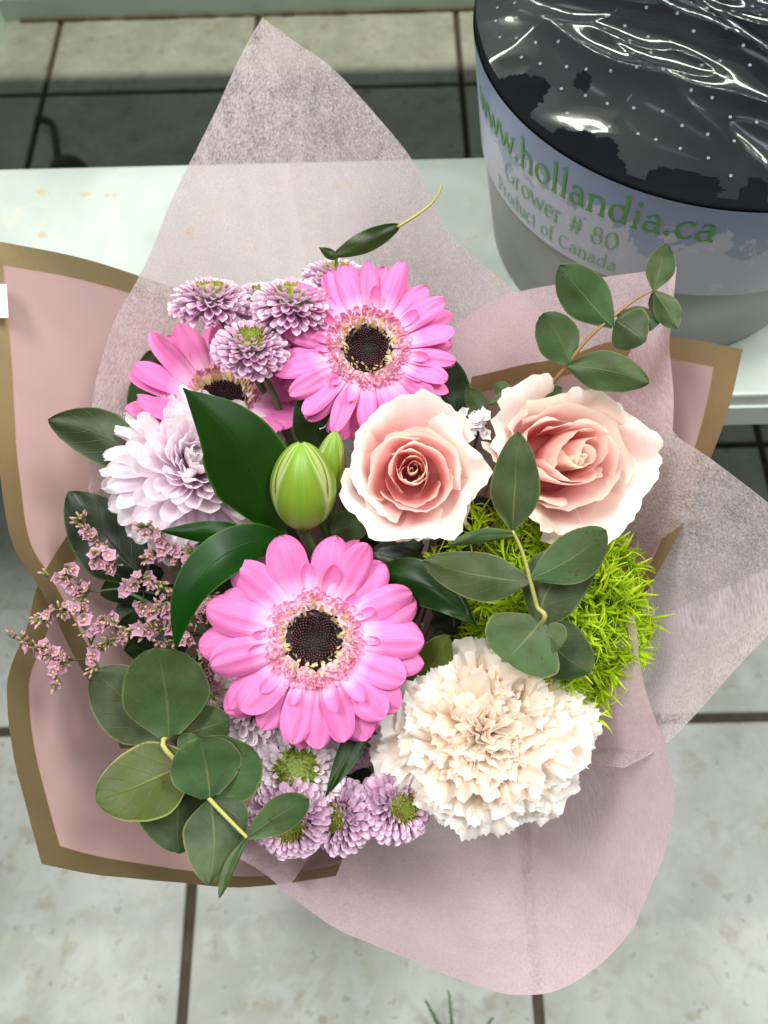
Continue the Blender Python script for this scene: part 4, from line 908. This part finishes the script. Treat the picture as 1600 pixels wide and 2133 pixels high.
# ------------------------------------------------------------------ lily buds
def lily_bud(px, py, D, Lpx, Wpx, axis, label, mat_seed):
    t = NT('lily_bud_skin'); uvv, u, v = t.uv()
    au = t.math('ABSOLUTE', t.math('SUBTRACT', u, .5))
    st = t.noise(t.scale(uvv, 40, 2.2, 1), 1.0, 3)
    c = t.mix(st, (0.13, 0.23, 0.012), (0.22, 0.33, 0.03))
    c = t.mix(t.smooth(v, .35, .0), c, (0.20, 0.42, 0.04)); c = t.mix(t.smooth(v, .7, 1.0), c, (0.16, 0.34, 0.02))
    c = t.mix(t.math('MULTIPLY', t.smooth(au, .36, .48), .75), c, (0.50, 0.58, 0.24))
    c = t.mix(t.math('MULTIPLY', t.smooth(au, .06, .0), .6), c, (0.13, 0.28, 0.02))
    m = t.done(t.mixs(.1, t.pbsdf(c, .38, .45, t.bump(st, .3, .0004)), t.trans(c)))
    c0 = at(px, py, D); L, W = Lpx*D/F, Wpx*D/F
    root = empty('lily_bud', c0, label, 'lily bud', 'green lily buds in the bouquet')
    hd = frame(c0, axis, xhint=RT)
    stem_to_throat(root, hd @ Vector((0, 0, 0)), .0022, M['stem'])
    def tep(off, half, wd, seed):
        def fn(u, v):
            r = W/2*(math.sin(PI*min(1, .09+v*.905))**.62)*(1.0 if v > .12 else (.45+.55*v/.12))
            r *= 1+.05*math.cos(u*PI)*1.0-.05*abs(u)**3+off
            if abs(u) < .12: r *= 1-.02*(1-abs(u)/.12)
            a = u*half*(1-.75*max(0, v-.35)**1.3*wd)
            return Vector((r*math.sin(a), r*math.cos(a), L*v))
        return mesh('tepal', *(lambda g_: (g_[0], g_[2], m, g_[1]))(grid(fn, 16, 20)))
    for i in range(3): link('tepal', tep(0, R(60), 0, i), root, hd @ Matrix.Rotation(R(60+120*i), 4, 'Z'))
    for i in range(3): link('tepal', tep(.07, R(62), 1.05, i), root, hd @ Matrix.Rotation(R(180+120*i), 4, 'Z'))
    return root
ax = (UP*0.93-FW*.55+RT*.02).normalized()
lily_bud(634, 1098, .392, 196, 126, ax, 'plump green lily bud between the glossy leaf and the left rose', 0)
lily_bud(676, 1040, .406, 150, 62, (UP*.95-FW*.4+RT*.18).normalized(), 'slim green lily bud half hidden behind the plump one', 1)

# ------------------------------------------------------------------ green ball flower
def tuft_mesh(seed):
    r = random.Random(seed); k = MB()
    for i in range(19):
        L = r.uniform(.005, .0150); me_ = None; W = r.uniform(.0007, .0018); bd = r.choice((-1, 1))*r.uniform(.5, 3.6); a = r.uniform(0, 6.28); el = r.uniform(.15, 1.0)
        def fn(u, v):
            an = bd*v; return Vector((u*W/2*max(.05, (math.sin(PI*(.15+.83*v)))), L*v*math.cos(an*.6)+.0, L*v*math.sin(an*.6)+u*u*W*.3))
        V, U, Fc = grid(fn, 2, 7)
        k.add(V, U, Fc, Matrix.Rotation(a, 4, 'Z') @ Matrix.Rotation(PI/2-el*.9, 4, 'X') @ Matrix.Rotation(r.uniform(-1, 1), 4, 'Y'))
    return k.mesh('tuft', M['ball'])
c0 = at(1150, 1262, .430); Rm = 165*.430/F
root = empty('green_trick_dianthus', c0, 'shaggy bright green ball flower showing around the eucalyptus leaves at right', 'dianthus')
stem_to_throat(root, c0, .003, M['stem'])
tm = [tuft_mesh(i) for i in range(7)]; N = 230; rg = random.Random(2); hd = frame(c0, facing(1150, 1262, .05, 0)) @ Matrix.Diagonal((1.0, 1.12, .62, 1))
for i in range(N):
    z = 1-1.25*(i+.5)/N; a = i*2.39996; q = math.sqrt(max(0, 1-z*z)); d = Vector((q*math.cos(a), q*math.sin(a), z))
    lr = 1+.34*noise.noise(d*2.8)
    p = hd @ (d*Rm*lr*rg.uniform(.86, 1.0)); n_ = (hd.to_3x3() @ d).normalized()
    link('tuft', rg.choice(tm), root, frame(p, n_, spin=rg.uniform(0, 6.28)) @ Matrix.Scale(rg.uniform(.85, 1.3), 4))
V, U, Fc = lathe([(.0001, Rm*.62), (Rm*.5, Rm*.5), (Rm*.85, Rm*.1), (Rm*.8, -Rm*.25), (Rm*.4, -Rm*.5), (.0001, -Rm*.6)], 20); k = MB(); k.add(V, U, Fc)
link('core', k.mesh('core', plain('ball_core', (0.10, 0.2, 0.01), .8)), root, hd)
# stray tufts on thin stalks at its left
for (x_, y_, D_) in ((945, 1140, .402), (905, 1165, .400), (1000, 1080, .408), (985, 1060, .408), (1060, 1270, .410), (1010, 1265, .410), (990, 1110, .406), (1240, 1500, .41)):
    link('tuft', rg.choice(tm), root, frame(at(x_, y_, D_), facing(x_, y_, rg.uniform(-.6, .2), rg.uniform(-.3, .6))))
    twig(root, [(1100, 1200, .43), ((x_+1090)/2, (y_+1210)/2, .415), (x_, y_, D_+.001)], .0007, .0005, M['ball'], 'stalk', 3)

# ------------------------------------------------------------------ statice
def star_mesh(mat, s=1.0, name='floret'):
    V = [Vector((0, 0, -.0035*s))]; Fc = []; U = [(0.5, 0)]
    for i in range(10):
        a = 2*PI*i/10; r = (.0040 if i % 2 == 0 else .0029)*s*random.uniform(.8, 1.15); V.append(Vector((.0009*s*math.cos(a), .0009*s*math.sin(a), -.0008*s))); U.append((.5, .35)); V.append(Vector((r*math.cos(a), r*math.sin(a), (.0008 if i % 2 == 0 else .0002)*s))); U.append((.5, 1))
    for i in range(10):
        j = (i+1) % 10; Fc += [(0, 1+2*i, 1+2*j), (1+2*i, 2+2*i, 2+2*j, 1+2*j)]
    k = MB(); k.add(V, U, Fc)
    Vd, Ud, Fd = lathe([(.0008*s, -.002*s), (.0008*s, -.0006*s), (.0004*s, -.0003*s), (.0001*s, -.0002*s)], 6); k.add(Vd, Ud, Fd, None, 1)
    return k.mesh(name, [mat, M['statice_eye']], False)
stars = [star_mesh(M['statice'], s) for s in (.6, .7, .8, .9, 1.0)]
def bud_geo(k, p, d, s):
    m = frame(p, d); V, U, Fc = lathe([(.0001, 0), (.0007*s, .0006*s), (.0008*s, .0016*s), (.0005*s, .003*s)], 5); k.add(V, U, Fc, m, 1)
    V, U, Fc = lathe([(.0006*s, .0026*s), (.0007*s, .0034*s), (.0001, .0045*s)], 5); k.add(V, U, Fc, m, 0)
def statice(pts, branches, label, seed):
    """pts: main stem; branches: polylines that carry florets and buds"""
    r = random.Random(seed); root = plant('statice_sprig', pts[-1], label, 'statice', 'pink statice sprigs in the bouquet')
    k = tube(spline([at(*p) for p in pts], 6), .0009, .0006, 5); kb = MB()
    for br in branches:
        P = spline([at(*p) for p in br], 5); tube(P, .0005, .0004, 4, k)
        L = len(P); n = max(4, int(sum((P[i+1]-P[i]).length for i in range(L-1))/.0015))
        for i in range(n):
            f = .22+.78*i/n; q = P[min(int(f*(L-1)), L-2)].lerp(P[min(int(f*(L-1)), L-2)+1], (f*(L-1)) % 1)
            ax_ = (P[min(int(f*(L-1)), L-2)+1]-P[min(int(f*(L-1)), L-2)]).normalized()
            side = (Vector((r.uniform(-1, 1), r.uniform(-1, 1), r.uniform(-1, 1))).normalized()-FW*.7+ax_*.9).normalized()
            if f < .86 and r.random() < .62:
                o = link('floret', r.choice(stars), root, frame(q+side*.0035, (side-FW*.5).normalized(), spin=r.uniform(0, 6)))
            for _ in range(2): s_ = (side+Vector((r.uniform(-.8, .8), r.uniform(-.8, .8), r.uniform(-.8, .8)))).normalized(); bud_geo(kb, q+s_*.0008, s_, r.uniform(.8, 1.25)*(1.1 if f > .8 else .9))
    link('stem', k.mesh('stem', M['statice_twig']), root)
    o = link('buds', kb.mesh('buds', [M['statice_bud'], M['statice_calyx']]), root); o['kind'] = 'stuff'
    return root
statice([TH, (500, 1350, .44), (300, 1310, .405), (190, 1370, .40)], [[(300, 1312, .403), (250, 1328, .40), (205, 1350, .398), (196, 1400, .396)], [(190, 1372, .40), (130, 1374, .396), (90, 1352, .393), (22, 1326, .390)], [(130, 1374, .396), (118, 1395, .394), (118, 1424, .392)], [(200, 1372, .400), (178, 1310, .397), (165, 1270, .395), (118, 1272, .393), (82, 1292, .391)], [(190, 1340, .399), (210, 1300, .396), (232, 1290, .394)]], 'statice spray reaching furthest left over the lower gold border', 1)
statice([TH, (500, 1300, .44), (300, 1232, .41), (200, 1232, .405)], [[(215, 1232, .405), (175, 1230, .402), (150, 1215, .40), (96, 1196, .397)], [(150, 1215, .40), (138, 1200, .398), (145, 1180, .397)], [(185, 1232, .402), (172, 1250, .400), (160, 1262, .399)], [(290, 1235, .405), (265, 1225, .40), (300, 1205, .397), (345, 1225, .394)], [(300, 1232, .404), (300, 1265, .40), (320, 1290, .397), (300, 1330, .394)]], 'statice spray crossing the notch where the two paper sheets meet', 2)
statice([TH, (450, 1300, .44), (300, 1200, .415), (235, 1150, .41)], [[(240, 1170, .41), (215, 1140, .407), (190, 1110, .404), (165, 1078, .40)], [(245, 1170, .408), (240, 1180, .405), (235, 1170, .402), (205, 1150, .40)], [(250, 1200, .408), (215, 1180, .404), (200, 1160, .40)]], 'short statice spray in front of the big dark veined leaf', 3)
statice([TH, (500, 1300, .43), (400, 1220, .405), (380, 1150, .40)], [[(400, 1200, .402), (360, 1150, .398), (330, 1115, .394), (300, 1098, .392)], [(390, 1180, .402), (345, 1150, .398), (305, 1165, .394)], [(400, 1190, .402), (420, 1150, .398), (425, 1125, .396)], [(400, 1220, .402), (395, 1180, .397), (405, 1150, .395)], [(395, 1230, .402), (370, 1240, .398), (345, 1250, .394)]], 'statice spray under the narrow leaf tip below the chrysanthemum', 4)
statice([TH, (560, 1380, .43), (450, 1330, .405), (400, 1300, .40)], [[(430, 1320, .402), (390, 1320, .398), (340, 1310, .394), (262, 1310, .391)], [(440, 1330, .402), (425, 1290, .396), (430, 1250, .392), (440, 1240, .39)], [(450, 1340, .402), (430, 1360, .396), (432, 1410, .392), (440, 1452, .390)], [(400, 1300, .402), (360, 1275, .396), (330, 1265, .393)], [(420, 1320, .402), (370, 1335, .396), (330, 1345, .393)]], 'statice spray squeezed against the left petals of the main gerbera', 5)
wf = star_mesh(M['white_floret'], 1.0, 'white_floret')
for cx, cy, D_, n, lb in ((985, 884, .404, 26, 'cluster of tiny white filler flowers between the two roses'), (692, 884, .414, 16, 'few tiny white filler flowers under the top gerbera beside the slim bud')):
    root = plant('filler_flower', (cx, cy, D_), lb, 'filler flower', 'white filler flower clusters'); r = random.Random(cx)
    twig(root, [TH, (cx, cy+60, .45), (cx, cy, D_)], .0009, .0007, M['statice_twig'])
    for i in range(n):
        x_, y_ = cx+r.gauss(0, 16), cy+r.gauss(0, 13)
        link('floret', wf, root, frame(at(x_, y_, D_-r.uniform(0, .006)), facing(x_, y_, r.uniform(-.9, .9), r.uniform(-.9, .9)), spin=r.uniform(0, 6)) @ Matrix.Scale(r.uniform(.6, 1.0), 4))

# ------------------------------------------------------------------ fallen fern twigs at the front
M['fern'] = plain('fern_needles', (0.10, 0.16, 0.08), .7)
for (a_, b_, lb) in (((945, 2190, 0), (935, 2065, 0), 'upright feathery fern twig on the floor tile at the bottom edge'), ((925, 2160, 0), (888, 2085, 0), 'shorter leaning fern twig on the floor tile left of its neighbour'), ((990, 2175, 0), (1025, 2122, 0), 'fern twig tip just entering at the bottom edge right of the others')):
    p0, p1 = gnd(a_[0], a_[1], .012), gnd(b_[0], b_[1], .035); r = random.Random(a_[0])
    root = empty('fern_twig', gnd(a_[0], a_[1], .0), lb, 'fern twig', 'fern twigs at the bottom edge')
    link('stem', tube([p0, p0.lerp(p1, .5)+Vector((.001, 0, .002)), p1], .0009, .0005, 5).mesh('stem', M['stem']), root); k = MB(); d = (p1-p0).normalized()
    for i in range(150):
        f = i/150; q = p0.lerp(p1, f); s_ = (d*1.2+Vector((r.uniform(-1, 1), r.uniform(-1, 1), r.uniform(-1, 1)))*.8).normalized(); L = .007*(1-.5*f)
        x_ = s_.cross(Vector((0, 0, 1))).normalized()*.0003; k.add([q-x_, q+x_, q+s_*L], None, [(0, 1, 2)])
    o = link('needles', k.mesh('needles', M['fern'], False), root); o['kind'] = 'stuff'

for m in bpy.data.meshes:
    if m.users == 0: bpy.data.meshes.remove(m)
